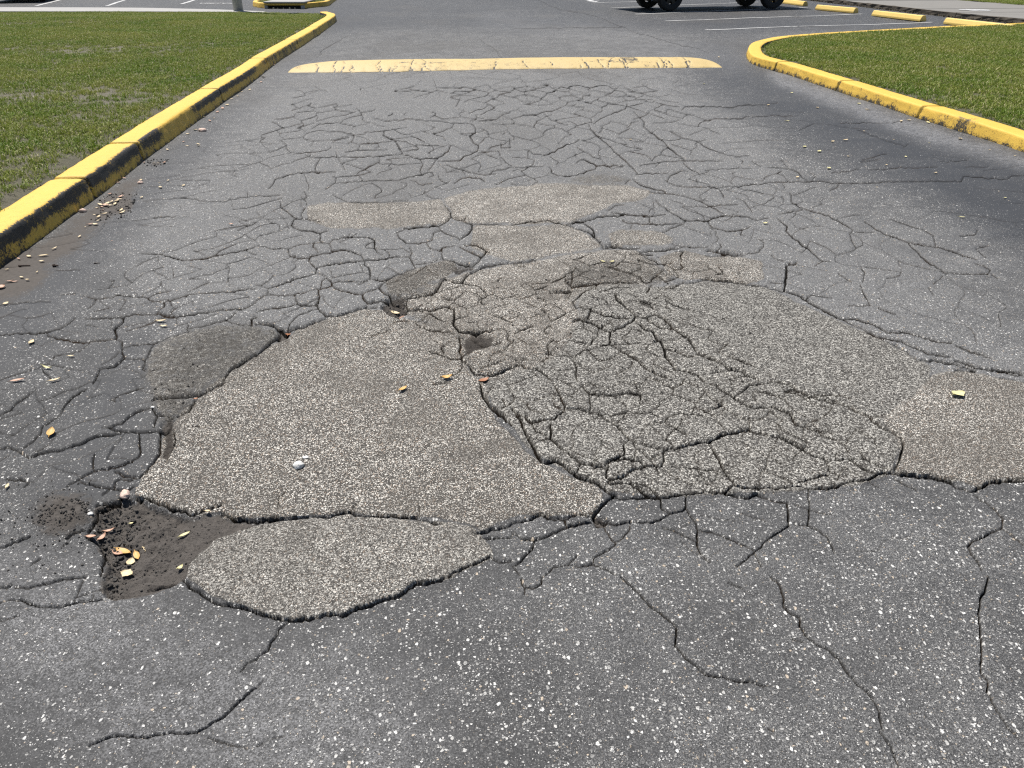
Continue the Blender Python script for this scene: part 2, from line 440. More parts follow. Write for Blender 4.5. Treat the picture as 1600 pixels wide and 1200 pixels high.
# ------------------------------------------------------------------ survey of the cracks, plus lines that paint shade under the pothole's rim
# Each block: picture corner it was read from, then "width: x,y x,y ..." in quarter pixels from that corner.
TRACE = {
(400, 0): """
1.2:230,960 390,945 440,935 470,920|440,820 520,822 615,840 600,885 580,890|350,800 400,770 520,762|740,742 830,752 960,742 1130,755 1240,765 1350,770
1.2:1240,765 1220,800 1150,825 1105,835 1130,845 1165,850 1185,880|1040,820 1080,830|1330,705 1430,675 1445,660|1390,755 1500,745 1530,725
1.6:1350,770 1375,800 1370,830 1335,850 1360,895 1390,915 1385,950 1340,970 1300,980 1275,1005 1140,1010
1.2:680,825 800,815 940,795|600,890 660,900 830,885 870,880|640,930 650,900 760,895 770,915 745,925|560,945 640,935 740,935 820,935
1.7:800,815 795,845 870,875 900,935 920,965 1025,995 1130,990 1200,950 1215,915
1.3:870,875 940,885 1000,915 1020,935 920,945|1000,905 1180,915|310,965 340,980 500,980 690,980 830,970 915,960|500,950 505,975
1.5:515,990 540,1030 555,1060|400,990 375,1030 370,1060 395,1085|770,980 770,1010 700,1045 630,1090|1025,995 1045,1030 1025,1075 1035,1085
1.3:770,1020 890,1030 1025,1020|640,1095 670,1130|1140,990 1080,1065|300,1090 325,1150 330,1190|1290,1070 1305,1095|1185,1030 1230,1050 1320,1075 1430,1100 1500,1095
1.6:80,1180 110,1150 120,1120 190,1100 260,1080 340,1075 500,1075|480,1105 500,1110 500,1140 430,1190
1.6:500,1150 620,1135 750,1130 890,1130 1000,1100 1100,1080 1110,1100 1080,1110|970,1130 1000,1140 1020,1160 1100,1150|1140,1100 1165,1140 1200,1150
2:1240,1150 1270,1130 1310,1115 1400,1120 1430,1140|1500,1160 1540,1140 1600,1120
1.4:1460,1100 1480,1075 1600,1050|1520,955 1530,985 1560,1020 1600,1045|1390,960 1430,955 1520,950|1540,840 1560,830|1535,900 1530,930 1590,930 1585,870
1.2:1105,490 1130,545 1150,600|1275,615 1250,665|1380,230 1430,270 1490,310 1550,380|910,490 970,470|20,500 60,480
1.5:380,360 410,340 400,325 430,300 470,280 520,255 570,225""",
(800, 0): """
1.3:0,185 100,180 270,175 500,172 690,172|160,0 230,35 320,65 440,80 500,95 560,110 650,155 690,170 760,200 850,220 900,235 1000,270 1150,300 1230,330
1.2:410,430 415,455 450,480 560,505 640,525|700,540 750,560|80,510 95,545 80,580 100,620 125,640|200,710 250,750 350,780|380,660 400,650|700,630 880,620|820,640 880,640 895,625
1.3:0,740 50,725 140,715 190,700 270,690 310,670|720,650 710,680 640,705 560,740 510,775
1.7:480,780 490,810 540,855 600,910 640,955 690,990 740,1035 790,1085|760,700 830,770 825,795 870,830 940,880 990,930 1050,970 1080,1000
1.4:1080,1000 1070,1020 1110,1050 1170,1080 1180,1095|990,820 1050,850 1160,880 1220,920 1340,965|1060,690 1080,670 1200,665 1380,675 1420,660 1600,655
1.1:1340,965 1420,975 1480,970|880,770 1000,760 1050,745|1180,760 1280,740 1400,740 1500,730 1600,725|1000,520 1060,490|900,640 960,660 1050,670|100,950 100,985|390,955 400,985|0,990 80,990 130,1005|0,1050 200,1045
1.5:420,870 400,890 340,905 290,935 270,955 200,975 130,965 80,940|140,1005 130,1035 85,1060 60,1075|60,1075 90,1100 150,1130|0,1120 80,1100|240,985 290,1015 280,1035
1.7:230,1045 250,1085 310,1100 400,1100 470,1070 520,1055 530,1035|400,1020 450,1000 530,1035 700,1035
1.2:800,1035 950,1010 1080,1000 1320,1000|900,1040 920,1020|770,1085 900,1080 980,1075|1150,1110 1160,1150|1210,1060 1300,1050 1500,1045|1500,1000 1560,1040|740,1120 710,1150
1.5:970,1130 990,1095 1060,1065 1100,1065|960,1125 1010,1150 1100,1165 1250,1170 1400,1160 1600,1140
3:760,1120 800,1150 870,1170 960,1195|0,1155 90,1160 160,1140""",
(1200, 0): """
1.4:0,1135 130,1130 250,1130 340,1125 440,1140 700,1135 850,1130 1000,1130 1210,1130 1225,1100 1300,1105 1420,1115 1500,1115 1520,1100 1600,1100
1.3:0,1040 110,1045 190,1070 250,1130|80,990 130,1040|265,1070 300,1095 280,1110|385,1190 440,1160 445,1140|90,1145 110,1180
1.1:400,1075 530,1060 580,1050|620,1050 740,1050 900,1045 1060,1040|590,995 640,985 740,960|580,1010 700,990|850,920 880,900|560,810 700,860 850,910
1.1:840,760 700,765 450,765|200,810 290,770|0,725 150,720|1240,1045 1380,1045|0,650 60,640|1080,1010 1250,1000""",
(0, 300): """
1.3:1090,35 1200,40 1300,60 1410,65 1430,50 1540,35 1600,30|1550,0 1545,30|960,160 1100,155|1080,480 1085,530|380,645 470,635|1540,370 1600,390
1.6:880,385 970,390 1060,400 1140,425 1260,420 1420,385 1500,370 1560,355 1600,340
1.4:520,650 600,670 700,660 730,645 830,655 920,660 960,680 1025,690 1025,715 980,755|920,660 1000,630 1070,615|600,670 590,700 550,730|1025,685 1100,660 1200,635 1300,630 1420,625 1530,610 1600,600
1.8:535,790 650,785 770,785 830,765 960,765 1000,760 1060,780 1150,770 1260,750 1350,740 1430,730 1530,725 1570,705 1600,685
2.4:770,785 770,815 715,855 730,895 720,920
1.5:0,890 120,880 220,885 290,870 370,855 430,820 470,785|290,870 300,895 380,915 520,940 560,935 640,925 720,920|720,920 760,930 765,970
2:765,970 830,950 970,940 1060,905 1180,875|765,970 760,1000 775,1030 750,1060 720,1085 650,1100 620,1105|905,1050 905,1075 890,1100 910,1120
1.5:1180,875 1165,850 1180,830|1180,850 1270,840 1330,820 1420,790 1480,745|775,1035 880,1040 905,1050|970,940 940,985 910,1040
1.5:560,940 500,990 430,1005 340,1020 330,1040 270,1080 265,1100|265,1110 320,1170|620,1110 580,1190|1405,800 1500,830 1580,835
1.1:0,710 60,700 210,690 320,690|540,830 600,840|0,1170 150,1120 260,1085|350,490 500,490|690,560 715,550 680,600
2.5:1570,835 1570,790 1600,780
4:1400,1180 1420,1150 1450,1110 1530,1060 1600,1020""",
(400, 300): """
1.4:0,30 150,25|150,60 160,100 210,140 240,165 290,170 285,130 310,100|280,30 310,60 315,85|300,0 320,30 300,50|1040,20 1060,0|1060,25 1110,45 1160,50
1.3:480,20 550,60 620,70 720,75 850,70 950,60|240,175 320,175 400,195|590,260 560,290|460,330 470,370
1.6:240,165 230,190 220,210 260,235 330,245 400,260 450,245|400,260 400,305 420,320 460,325 480,300 530,290 600,285 700,285 740,300 740,355 760,380 790,400
1.5:355,350 360,320 420,320|360,320 360,350 390,380|10,335 60,345 130,355 200,355 280,330 360,325|200,355 205,395 260,415 330,415|470,370 540,365
1.8:330,430 340,405 400,395 480,375 540,365 600,375 660,400 675,430|330,430 350,455 380,480 370,505|380,475 460,455 560,440 650,435 675,430|675,430 680,460 710,490 715,520 710,550
1.7:680,430 760,425 880,405 960,410|960,410 975,380 960,350|880,250 895,290 940,320 1020,325 1100,300|890,250 1000,225 1140,215 1200,185 1220,160 1215,130 1180,95
1.6:1140,215 1160,245 1200,265 1270,295|1220,160 1260,180 1300,185 1310,165|1350,205 1530,210|1070,325 1080,345 1150,370 1165,350 1240,335|1100,300 1110,260 1150,245|1165,350 1160,400 1175,430 1240,435
2.2:1300,190 1350,205 1350,235 1320,270 1270,300|1300,330 1380,340 1410,360 1445,380 1410,410 1330,370 1270,340|1440,380 1460,385
1.8:960,410 985,460 1000,485|1000,455 1080,445 1160,425|715,550 800,560 850,540 930,515 1000,485
3:1175,430 1230,440 1290,450 1350,455 1390,440 1410,410|800,575 770,600 790,630 830,650 860,680 920,690|800,575 850,545
4:1600,455 1520,455 1460,465 1390,490 1310,540 1290,575 1240,580 1190,560|1250,505 1320,480 1350,475
3.5:1190,550 1160,570 1140,610 1100,645 1020,655 950,665 930,690|665,640 680,680 700,695 760,690 830,680
2:665,640 700,625 770,605|470,560 480,590 540,620 600,635 665,640
1.5:700,550 640,580|480,570 520,560 700,560|410,560 440,535 470,565 470,590 400,610 405,580 410,560|370,505 440,530|0,580 75,600 130,585 230,550 300,530 370,510|215,550 240,530
1.7:75,605 70,640 0,675|70,640 140,645 240,640 320,625 390,610|240,640 250,670 260,700 370,710 390,680|390,610 395,650 380,710 400,745|0,745 80,730 170,715 260,700|200,850 210,820 260,770 330,740 385,730
5:400,740 440,775 500,780 560,765 620,745 690,720|0,825 80,825 140,850 200,865 290,850 350,825 440,795
4:150,870 140,900 80,960 30,1010 0,1030|940,745 1060,745 1120,745 1180,730 1240,745|1310,890 1360,880
2.5:1240,745 1240,790 1235,840 1270,880 1310,890 1400,885 1480,875 1550,865|1350,920 1420,960 1450,970 1530,955|690,735 760,720|940,690 950,740
1.4:1220,620 1225,660 1200,690|1100,650 1095,700|1200,585 1300,585 1380,600 1440,640 1440,670 1400,690|1340,715 1400,700 1440,720|990,825 1030,855 1110,880 1210,885 1240,900|860,830 900,815 960,820|1480,780 1440,760|720,910 840,870
3:1270,910 1280,960 1270,1000 1290,1040
1.6:1290,1040 1280,1055 1200,1045 1140,1020 1080,1000|1550,865 1580,900 1570,930 1600,950|1290,1050 1285,1110 1250,1145 1150,1170|1480,780 1530,800 1600,830
5:1290,1060 1340,1090 1370,1130 1480,1140 1540,1120 1600,1095""",
(800, 300): """
1.6:0,215 100,190 230,185 340,215|620,130 700,140 800,150 870,155 960,145|690,180 740,200 860,205 1000,205 1070,205|600,120 640,90 700,80
2.5:340,215 400,190 450,185 530,160 600,150 700,150
3.5:350,215 430,235 500,265 540,310 570,340|820,155 860,155
1.6:440,190 510,240 520,290 560,310|750,210 740,235|860,165 865,205|1070,205 1020,225 940,260|1080,180 1075,205|900,50 920,80 990,120
3:570,350 620,330 680,355 720,360 800,355|790,380 880,370 960,370 1050,355|0,455 70,450 150,435|40,470 85,475
1.5:960,110 1010,145 1070,180 1180,185 1220,185 1320,155 1480,160 1530,180|850,0 1000,10 1060,20 1180,60 1240,90 1320,140|1070,95 1240,90 1410,80|1400,40 1450,60 1500,130|1220,185 1250,225 1350,250 1440,240 1490,220
1.4:1250,280 1240,260|1440,240 1430,270 1460,275|1530,180 1600,170|1300,330 1310,350 1280,370|1540,295 1575,320 1570,350 1540,380 1440,395|1000,330 1060,350 1150,355 1220,350|150,485 190,490|120,590 250,575
4.5:1220,375 1330,380 1400,390 1440,395|240,625 370,620
2:800,390 880,400|1210,410 1270,405 1330,400|870,430 920,460 1000,455|1030,380 1070,385 1050,410 1060,440|1060,440 1050,460 1070,485 1020,500|940,460 1000,490 1030,520 1040,540|370,490 380,540 370,590
1.5:730,400 820,405 870,435|350,660 370,630|530,580 520,620|540,640 660,605 670,585|640,660 720,645 770,660 775,675|800,700 830,715
2.5:370,600 450,585 530,580 600,570 700,565 790,570|640,640 650,680 720,740 770,785|870,585 840,640|490,745 470,810
3.5:160,670 220,690
2:380,690 430,650 530,590|380,690 400,730 490,745 500,760|950,630 1000,620 1050,590 1070,570|500,760 560,780 660,800 740,800
3:1040,575 1150,575 1200,560 1300,560 1420,580 1530,600 1600,600|380,820 420,800 480,825 560,860 615,880
2.5:770,785 760,810 700,850 615,880|615,880 610,960|770,790 840,795 900,780 950,800 1000,860 1060,900 1110,940 1150,1000|770,815 830,870 880,880 900,920 950,985 960,1040 1020,1110
2:840,795 860,825 930,860 1000,865|950,985 1040,1010 1110,1040 1150,1030|610,965 520,985 440,1000 390,1040|380,1050 400,1100 405,1190|960,1040 1000,1090
2.5:610,965 680,1000 750,1040 830,1100 900,1150 970,1170
2:220,970 240,940 300,930|220,970 230,1010 300,1025 370,1040 390,1045|320,990 380,1040|190,1060 230,1030|0,1095 60,1080 110,1110 150,1110 200,1150 250,1190
3.2:1150,1020 1220,1040 1300,1070 1360,1120 1440,1130 1540,1190|1010,1110 1090,1130 1160,1150 1200,1190
1.5:1370,1040 1440,1070 1520,1105|1250,1140 1310,1130""",
(1200, 300): """
1.2:140,0 150,70 200,100 300,130 380,150 420,180 490,215 530,245|60,145 220,115|290,470 340,440 390,440|530,245 510,270 520,310 550,360|540,255 660,260|760,170 880,215 980,245 1030,280 1050,350
1.5:60,170 120,220 110,250 170,305 240,355 310,420 345,440|600,190 680,245 760,280 860,315 960,340 1060,350 1150,375 1240,410 1300,430|870,320 940,395 1000,450 1090,500
1.3:1090,510 1200,520 1370,520 1390,490 1350,470 1290,455|1390,520 1440,550|1090,530 1030,580|1310,355 1370,340|1300,360 1360,415|1200,275 1300,265 1310,235|20,400 60,430 100,440|0,575 110,575
3:180,445 110,465 115,510 110,570 100,620|0,615 100,625 160,640 240,680 300,710 390,765 460,795 540,840 590,860|590,860 700,910 820,930 930,975 1010,1010 1160,1030
1.4:240,670 270,650 400,665|250,680 245,655|440,520 520,570|580,485 605,510 590,570|575,590 620,680 640,715|500,715 640,715|690,730 800,770|1000,600 1030,650
2.2:460,790 560,800 660,830 750,880 860,880 950,900 1050,930 1150,940|1180,960 1290,1000 1400,1035|1400,1100 1600,1130
3.5:620,890 760,950 870,1000 930,1050 1050,1050 1170,1070 1300,1110|1450,1170 1600,1190
5:1170,1120 1300,1120
2.5:1170,1050 1300,1090 1600,1150""",
(0, 600): """
4:850,705 930,712 1000,750 1100,778 1200,806 1290,788 1380,752|1380,800 1480,838 1600,842
3:740,725 640,765 600,790 590,840 570,900 545,950|545,960 620,985 650,1050 640,1110 620,1190
1.5:0,190 70,150 130,100 210,50|130,410 200,360 250,310 260,265 380,190|700,90 720,110|690,100 760,60 900,20
2:380,180 400,130 470,60 540,20|640,270 700,265 760,240 850,175 930,150|945,150 975,190 1080,215|985,200 960,270
3:0,400 60,390 110,410 140,430|150,440 180,455 260,430 360,415 450,390 530,360 600,325 750,310
2.5:750,310 755,290 680,270|760,295 880,300 980,295 1050,275 1070,240
1.7:870,310 870,370 880,420 860,460 780,500 720,520|590,440 580,490 585,540|585,545 650,530 720,520 780,500|580,550 500,590 420,640
3:720,545 770,570 870,580 920,550 960,490 990,440 1000,380 1000,310
5:1000,300 1050,270
2.5:720,610 750,590 810,600 830,590|720,610 710,650 790,665 830,640|1110,210 1180,180 1220,110
2:1080,290 1100,350 1060,440 1040,490|1180,270 1280,270|40,590 160,605 200,610|180,620 150,640|500,610 600,640 720,650|640,690 680,660
4:960,100 1080,90 1200,85 1280,65 1340,30 1400,0
3:420,970 490,930 520,920|0,1020 70,1000 190,950|600,760 640,740 740,720 760,690
1.5:190,1130 250,1090""",
(400, 600): """
4:0,850 60,830 170,840 300,825
2.6:300,825 450,835 510,810 590,800 630,825 740,825 860,825 1000,835 1100,870 1180,880
1.2:135,780 140,720 190,660|590,795 640,740|1020,830 1025,770|1100,10 1220,0
3:1370,940 1450,920 1580,890 1600,870|1210,1190 1290,1150 1400,1110 1470,1080
2:1390,970 1480,965 1600,960|1470,1085 1520,1110 1600,1105|1540,110 1560,150
4:1400,0 1420,80 1460,140 1540,200 1600,260""",
(800, 600): """
5:0,160 60,250 100,340 150,430 190,490 280,490 350,540 430,590 540,630 590,670 650,690
2.5:0,170 80,215 120,250 230,230 270,225 320,180|350,440 430,510 500,520 580,540 600,545|240,250 240,350 290,400 340,430
2:265,20 300,80 330,150 320,180|330,165 420,165 470,185 540,195 600,240
3:600,240 660,265 710,330 740,360 850,400 940,420 1060,405 1140,385 1230,375 1310,330 1420,310 1480,300 1530,315 1600,330
1.7:440,20 480,70 560,75 640,80 740,65 800,75 800,130|480,80 490,150 480,180|640,90 690,120 720,150|560,200 640,200 720,180 800,190 870,185 920,215|660,245 720,190
1.8:850,260 950,250 980,215 1040,190 1130,200 1200,220|960,255 1010,280 1090,335|740,360 700,390 700,450 640,480 590,500 580,530
2:120,250 150,300 210,330|130,360 240,360|430,510 410,560|600,500 590,600 620,610 720,580|600,500 700,475 800,490 830,520|720,570 780,540 840,525 940,520|950,425 950,490 930,520
1.5:1000,525 1130,535 1250,550 1340,590|950,540 1000,580 1050,605 1120,640|1520,1060 1560,1140|1310,110 1310,150 1200,190|1200,10 1280,20|760,0 790,60|1480,230 1480,300
2.6:1230,390 1290,480 1330,560 1390,630|600,625 720,630 800,670 880,705 930,710|740,620 830,640 900,690 930,705|930,710 1020,695 1130,690 1230,680 1330,685 1400,635
2.6:1400,650 1500,660 1600,655|1330,690 1480,710 1530,690 1600,710|640,705 740,705 860,705 930,715
3:590,670 640,700 580,740 540,790 510,820|0,870 100,850 170,825 250,840 330,840 370,825 490,820 520,830|520,830 590,850 650,870 740,855
2.2:330,840 345,890|0,930 60,960 140,975 220,950 300,910 350,895 430,870 500,860|740,855 880,860 940,835 990,805|990,805 1060,790 1085,770 1090,705|930,720 935,770 990,805
1.6:740,860 735,910 690,960 650,985|500,860 580,890 610,950 650,990 640,1010 560,1060 510,1085 505,1120|1085,770 1110,810 1150,860 1160,905 1155,990 1180,1060 1240,1110
1.5:1160,905 1280,930 1390,980 1460,1010 1510,1035|940,890 1050,930 1150,980|1600,970 1520,1040 1470,1090 1400,1140|0,1130 50,1190|210,1190 260,1140 350,1130 380,1100 410,1070
2:140,975 130,1020 50,1110 20,1130|370,1130 430,1140 505,1125 600,1160 650,1190
2.5:1280,20 1330,60 1380,95 1450,50 1480,20 1600,10|1380,100 1420,120 1490,160 1600,165""",
(1200, 600): """
3:0,0 90,5 150,30 240,80 320,110 430,130 520,160 570,190 630,210 650,240 720,290 820,340|0,335 70,340 110,360 180,400 230,430 330,470 390,490
1.5:260,85 380,80 470,85 510,110|630,210 740,210|570,430 600,480|360,500 390,560 430,580|500,480 560,520 680,580|20,470 80,510|790,590 860,630 930,660
2.3:20,160 130,200 170,270 280,300 400,325|830,340 840,400 815,490 790,540|410,485 520,475 600,480 680,520 770,550|180,630 280,600 370,575
3:0,660 80,660 180,650 290,660 380,655 450,640 500,620 600,610 700,570 790,560|790,560 900,575 1050,590 1120,610 1200,650 1270,670|1270,670 1340,650 1380,620 1500,605 1600,605
2:1290,690 1360,730 1410,770 1470,830 1470,880 1460,900|1460,900 1400,920 1350,950 1280,980 1250,1010 1270,1050 1320,1110 1340,1160|0,710 50,730 120,740 130,800 130,880 70,920 0,960
1.6:1470,900 1530,940 1600,1000|250,670 260,770 255,830 250,880 300,900 370,950 420,1050|160,870 250,880""",
(0, 900): """
3:0,70 40,70 70,50
2.2:90,65 180,70 250,50 380,20 530,0|60,145 130,145 210,180 270,190 380,190 480,160 600,150 650,135
1.3:0,165 60,140|0,280 120,245|530,10 490,90 460,160|470,130 560,95 630,80|570,150 580,105|1300,1005 1380,1030 1480,1055 1540,1075|1500,590 1540,545 1600,515
4:1140,10 1180,60 1280,120 1340,160 1430,175 1520,195 1600,215
3:920,80 1000,55 1100,40
2:550,1060 620,1030 700,995 780,990 850,1005 930,995 1050,975 1130,980 1230,970 1290,940 1330,905 1390,880 1430,840 1500,770 1600,690""",
(400, 900): """
4.5:0,225 70,240 140,260 220,270 350,260 440,235 560,235 640,190 720,175 770,150 890,120 950,70 1000,40 1060,45 1130,25 1220,0
1.7:205,280 140,320 130,360 90,410 70,460 20,490 0,520
1.2:0,695 50,650|100,1010 180,990|0,1060 40,1040""",
(800, 900): """
1.7:55,10 65,50 80,65 150,70 180,45 190,0|80,65 75,110|1350,40 1440,75
2.3:680,0 740,55 800,110 860,180 940,235 1030,320 1020,430 1090,515 1150,555 1200,605 1240,620 1330,630 1400,650 1500,660 1570,685 1600,680""",
(1200, 900): """
2.2:20,0 80,60 100,120 100,190 150,235 200,260 200,310 240,370 310,430 370,450 440,510 500,600 570,680 640,740 690,830 710,910 720,960|700,960 750,1030 790,1110 820,1190
2:1380,0 1360,90 1330,140 1320,230 1330,330 1340,480 1330,600 1380,660 1370,720 1410,800 1450,860 1500,940 1580,1020
1.3:150,390 240,410|0,950 40,970""",
}
# outlines of the patches laid into the road (picture points), their tone (0 old asphalt, 1 open tan stone) and lift in metres
PATCHES = [
 ('large tan asphalt patch left of centre with a white stone lying on it', 1.0, .006, '440,533 472,512 515,497 545,490 572,486 600,487 632,500 660,505 705,512 722,530 724,552 735,580 757,600 764,640 785,668 808,688 820,703 850,726 885,745 922,756 945,772 935,795 925,806 880,807 840,812 815,806 800,812 750,832 735,822 660,806 600,806 548,800 500,807 430,808 345,806 345,795 310,803 270,792 225,778 212,770 225,742 245,722 255,692 262,672 290,640 330,606 365,578 405,555'),
 ('pale tan asphalt patch nearest the camera right of the pothole', 1.0, .006, '290,880 310,860 345,836 400,816 470,812 548,803 620,810 700,818 735,825 757,845 768,868 745,880 715,893 700,905 650,912 620,930 590,940 555,950 520,958 480,963 450,967 425,963 395,950 370,942 330,930 305,915 288,903'),
 ('dark mottled asphalt patch with a blurred left edge', 0.55, .006, '230,560 240,546 270,525 330,508 390,508 435,515 440,530 405,553 365,580 330,603 295,635 275,655 262,668 242,640 235,610 226,590'),
 ('long smooth tan patch across the far left of the cracked area', 0.9, .006, '480,322 520,318 580,318 640,318 690,313 703,330 705,345 690,350 640,357 560,360 510,358 478,345'),
 ('wide smooth tan patch at the far end of the cracked area', 0.9, .006, '692,313 720,305 760,297 800,293 860,288 920,290 980,290 1020,300 1005,315 960,320 930,335 890,350 820,352 740,350 706,345 705,328'),
 ('small dark brown patch behind the far smooth patch', 0.5, .004, '880,285 900,275 940,270 985,277 990,285 960,289 920,289'),
 ('rounded tan patch in the middle of the road behind the broken area', 0.95, .008, '740,353 820,355 885,352 905,360 935,379 942,390 920,393 880,398 840,405 800,412 770,405 735,385'),
 ('small oval tan patch right of the rounded one', 0.8, .005, '945,368 965,362 1000,361 1040,365 1057,378 1045,386 1000,387 960,386'),
 ('flaking light tan surface in the middle of the broken area', 1.0, .006, '730,427 790,416 850,407 905,397 950,393 1000,394 1012,408 960,414 900,416 888,430 890,452 880,460 895,475 905,490 890,528 858,545 830,560 770,570 730,560 725,525 690,510 640,485 690,460 700,440'),
 ('dark grey strip patch among the flaking tan surface', 0.65, .002, '895,420 960,415 1030,420 1060,432 1040,442 960,443 893,446'),
 ('tan patch at the right end of the broken area', 0.95, .006, '1060,395 1110,401 1150,402 1190,410 1196,440 1165,446 1100,440 1065,440 1045,430 1030,405'),
 ('large light grey patch with a net of cracks in its left half', 0.8, .010, '900,460 950,447 1040,450 1090,443 1180,446 1230,465 1290,495 1350,520 1410,550 1455,575 1450,600 1400,640 1375,655 1395,680 1405,700 1390,742 1330,765 1240,770 1150,770 1070,775 1000,772 950,770 900,745 850,720 820,695 790,655 770,640 757,610 765,592 830,580 860,562 890,530 905,490'),
 ('smooth tan patch at the right edge beside the big crack net', 0.95, .010, '1455,587 1500,581 1560,590 1610,600 1700,615 1800,640 1820,735 1700,748 1610,750 1550,755 1530,767 1500,755 1440,745 1395,742 1405,705 1395,680 1375,655 1410,630 1440,605'),
 ('narrow brownish patch left of the middle hole', 0.8, .008, '600,442 650,420 700,407 716,418 692,440 660,450 640,464 610,462'),
]
# places where the surface has broken away: outline, depth, how much soil lies in it
HOLES = [
 ('193,776 222,779 260,794 300,806 345,797 352,810 400,812 438,811 400,819 345,838 312,862 292,882 286,903 262,916 220,929 175,934 160,925 158,905 166,880 158,852 148,838 148,815 158,795 178,786', .021, 1.0),
 ('596,481 612,465 632,468 637,490 622,499 604,492', .026, 1.0),
 ('722,527 745,522 775,528 766,543 742,550 726,556', .010, .75),
 ('742,586 770,590 798,584 790,593 757,600', .014, .8),
 ('430,516 455,514 448,528 432,534', .022, .9),
 ('940,385 956,381 968,384 960,391 943,392', .014, .6),
 ('1100,401 1130,394 1165,394 1165,399 1125,405', .013, .7),
 ('250,662 270,652 276,680 264,718 250,716 262,690', .016, .8),
 ('690,421 715,414 742,412 745,419 715,430', .012, .6),
 ('924,806 943,804 955,818 935,822', .015, .9),
 ('838,457 870,452 892,460 888,474 850,474', .014, .4),
 ('800,286 830,279 832,290 806,291', .014, .3),
]

def poly(s): return [tuple(map(float, q.split(','))) for q in s.split()]
def world_path(pts): return [ground(x, y) for x, y in pts]

# ------------------------------------------------------------------ the road: one sheet whose mesh gets finer towards the place one stands
OFF = CAM_H * math.tan(PITCH)
dq, ds = 0.00069, 0.00122
q_near, q_far, s_lim = 0.622, 0.0262, 0.72
nr = int((q_near - q_far) / dq) + 1
qs = q_near - dq * np.arange(nr)
qs = np.r_[qs, np.linspace(qs[-1], 0.0125, 24)[1:]]
nr = len(qs)
nc = int(2 * s_lim / ds) + 1
ss = -s_lim + ds * np.arange(nc)
Yr = 1.0 / qs - OFF
GX = ss[None, :] * (Yr + OFF)[:, None]
GY = np.repeat(Yr[:, None], nc, 1)
def to_grid(x, y):
    q = 1.0 / (np.asarray(y) + OFF)
    return (np.asarray(x) * q + s_lim) / ds, (q_near - q) / dq

# picture point of every mesh point (only used to read the survey)
zc = CT * (GY + OFF)
PX = 800 + FOC * GX / zc
PY = 600 + FOC * (CAM_H * CT - GY * ST) / zc

# -- cracks: distance in mesh cells and depth
cols = np.arange(nc, dtype=np.float32); rows = np.arange(nr, dtype=np.float32)
crack_v = np.zeros((nr, nc), np.float32)      # 0..1 how deep inside a crack
crack_d = np.zeros((nr, nc), np.float32)      # depth in metres
lip = np.zeros((nr, nc), np.float32)
cut_f = np.zeros((nr - 1, nc - 1), bool)
def draw(pts, w):
    """pts are picture points; the crack wanders a little between them"""
    p = [np.array(pts[0], float)]
    for a, b in zip(pts[:-1], pts[1:]):
        a = np.array(a, float); b = np.array(b, float)
        L = np.hypot(*(b - a)); n = max(1, int(L / 5.0))
        nv = np.array([-(b - a)[1], (b - a)[0]]) / max(L, 1e-6)
        for k in range(1, n + 1):
            q = a + (b - a) * k / n
            if k < n: q = q + nv * rng.normal(0, 0.55 + 0.07 * w)
            else: q = q + rng.normal(0, 0.3, 2)
            p.append(q)
    yy = sum(q[1] for q in pts) / len(pts)
    far = 0.5 if min(q[1] for q in pts) < 130 else (0.80 if yy < 330 else (0.90 if yy < 480 else 1.0))
    wid = far * (0.60 * w if w < 2 else 1.2 + 0.36 * (w - 2))
    draw_world([ground(*q) for q in p], w, far, wid)
def draw_world(wx, w, far, wid, strength=1.0):
    p = wx
    g = [to_grid(x, y) for x, y in wx]
    ph = rng.uniform(0, 99)
    dep = min(0.030, 0.0050 + 0.0056 * w)
    for k in range(len(g) - 1):
        (c0, r0), (c1, r1) = g[k], g[k + 1]
        ww = wid * (0.72 + 0.62 * vnoise(np.array([k * 0.45 + ph]), np.array([0.0]))[0])
        ww *= min(1.0, 0.62 + 0.13 * min(k, len(g) - 2 - k))
        hw = max(ww / 2, 0.36)
        m = hw + 4.5
        ca, cb = max(0, int(min(c0, c1) - m)), min(nc - 1, int(max(c0, c1) + m) + 1)
        ra, rb = max(0, int(min(r0, r1) - m)), min(nr - 1, int(max(r0, r1) + m) + 1)
        if cb <= ca + 1 or rb <= ra + 1: continue
        def D(off):
            x = cols[None, ca:cb + 1 - int(off > 0)] + off; y = rows[ra:rb + 1 - int(off > 0), None] + off
            L = (c1 - c0) ** 2 + (r1 - r0) ** 2 + 1e-9
            t = np.clip(((x - c0) * (c1 - c0) + (y - r0) * (r1 - r0)) / L, 0, 1)
            return np.hypot(x - c0 - t * (c1 - c0), y - r0 - t * (r1 - r0))
        d = D(0.0)
        v = 1 - smooth01((d - hw + 0.35) / 1.0)
        if ww < 0.9: v = v * (0.45 + 0.6 * ww)
        sl_ = np.s_[ra:rb + 1, ca:cb + 1]
        v = v * (0.4 + 0.6 * far) * strength
        crack_v[sl_] = np.maximum(crack_v[sl_], v)
        crack_d[sl_] = np.maximum(crack_d[sl_], v * dep)
        lip[sl_] = np.maximum(lip[sl_], np.clip(1 - (d - hw) / 4.0, 0, 1) * min(1, w / 3))
        cut_f[ra:rb, ca:cb] |= D(0.5)[:rb - ra, :cb - ca] < max(hw, 0.74)
for (ox, oy), txt in TRACE.items():
    for line in txt.strip().splitlines():
        w, rest = line.split(':')
        for pl in rest.split('|'):
            draw([(ox + x / 4.0, oy + y / 4.0) for x, y in poly(pl)], float(w))

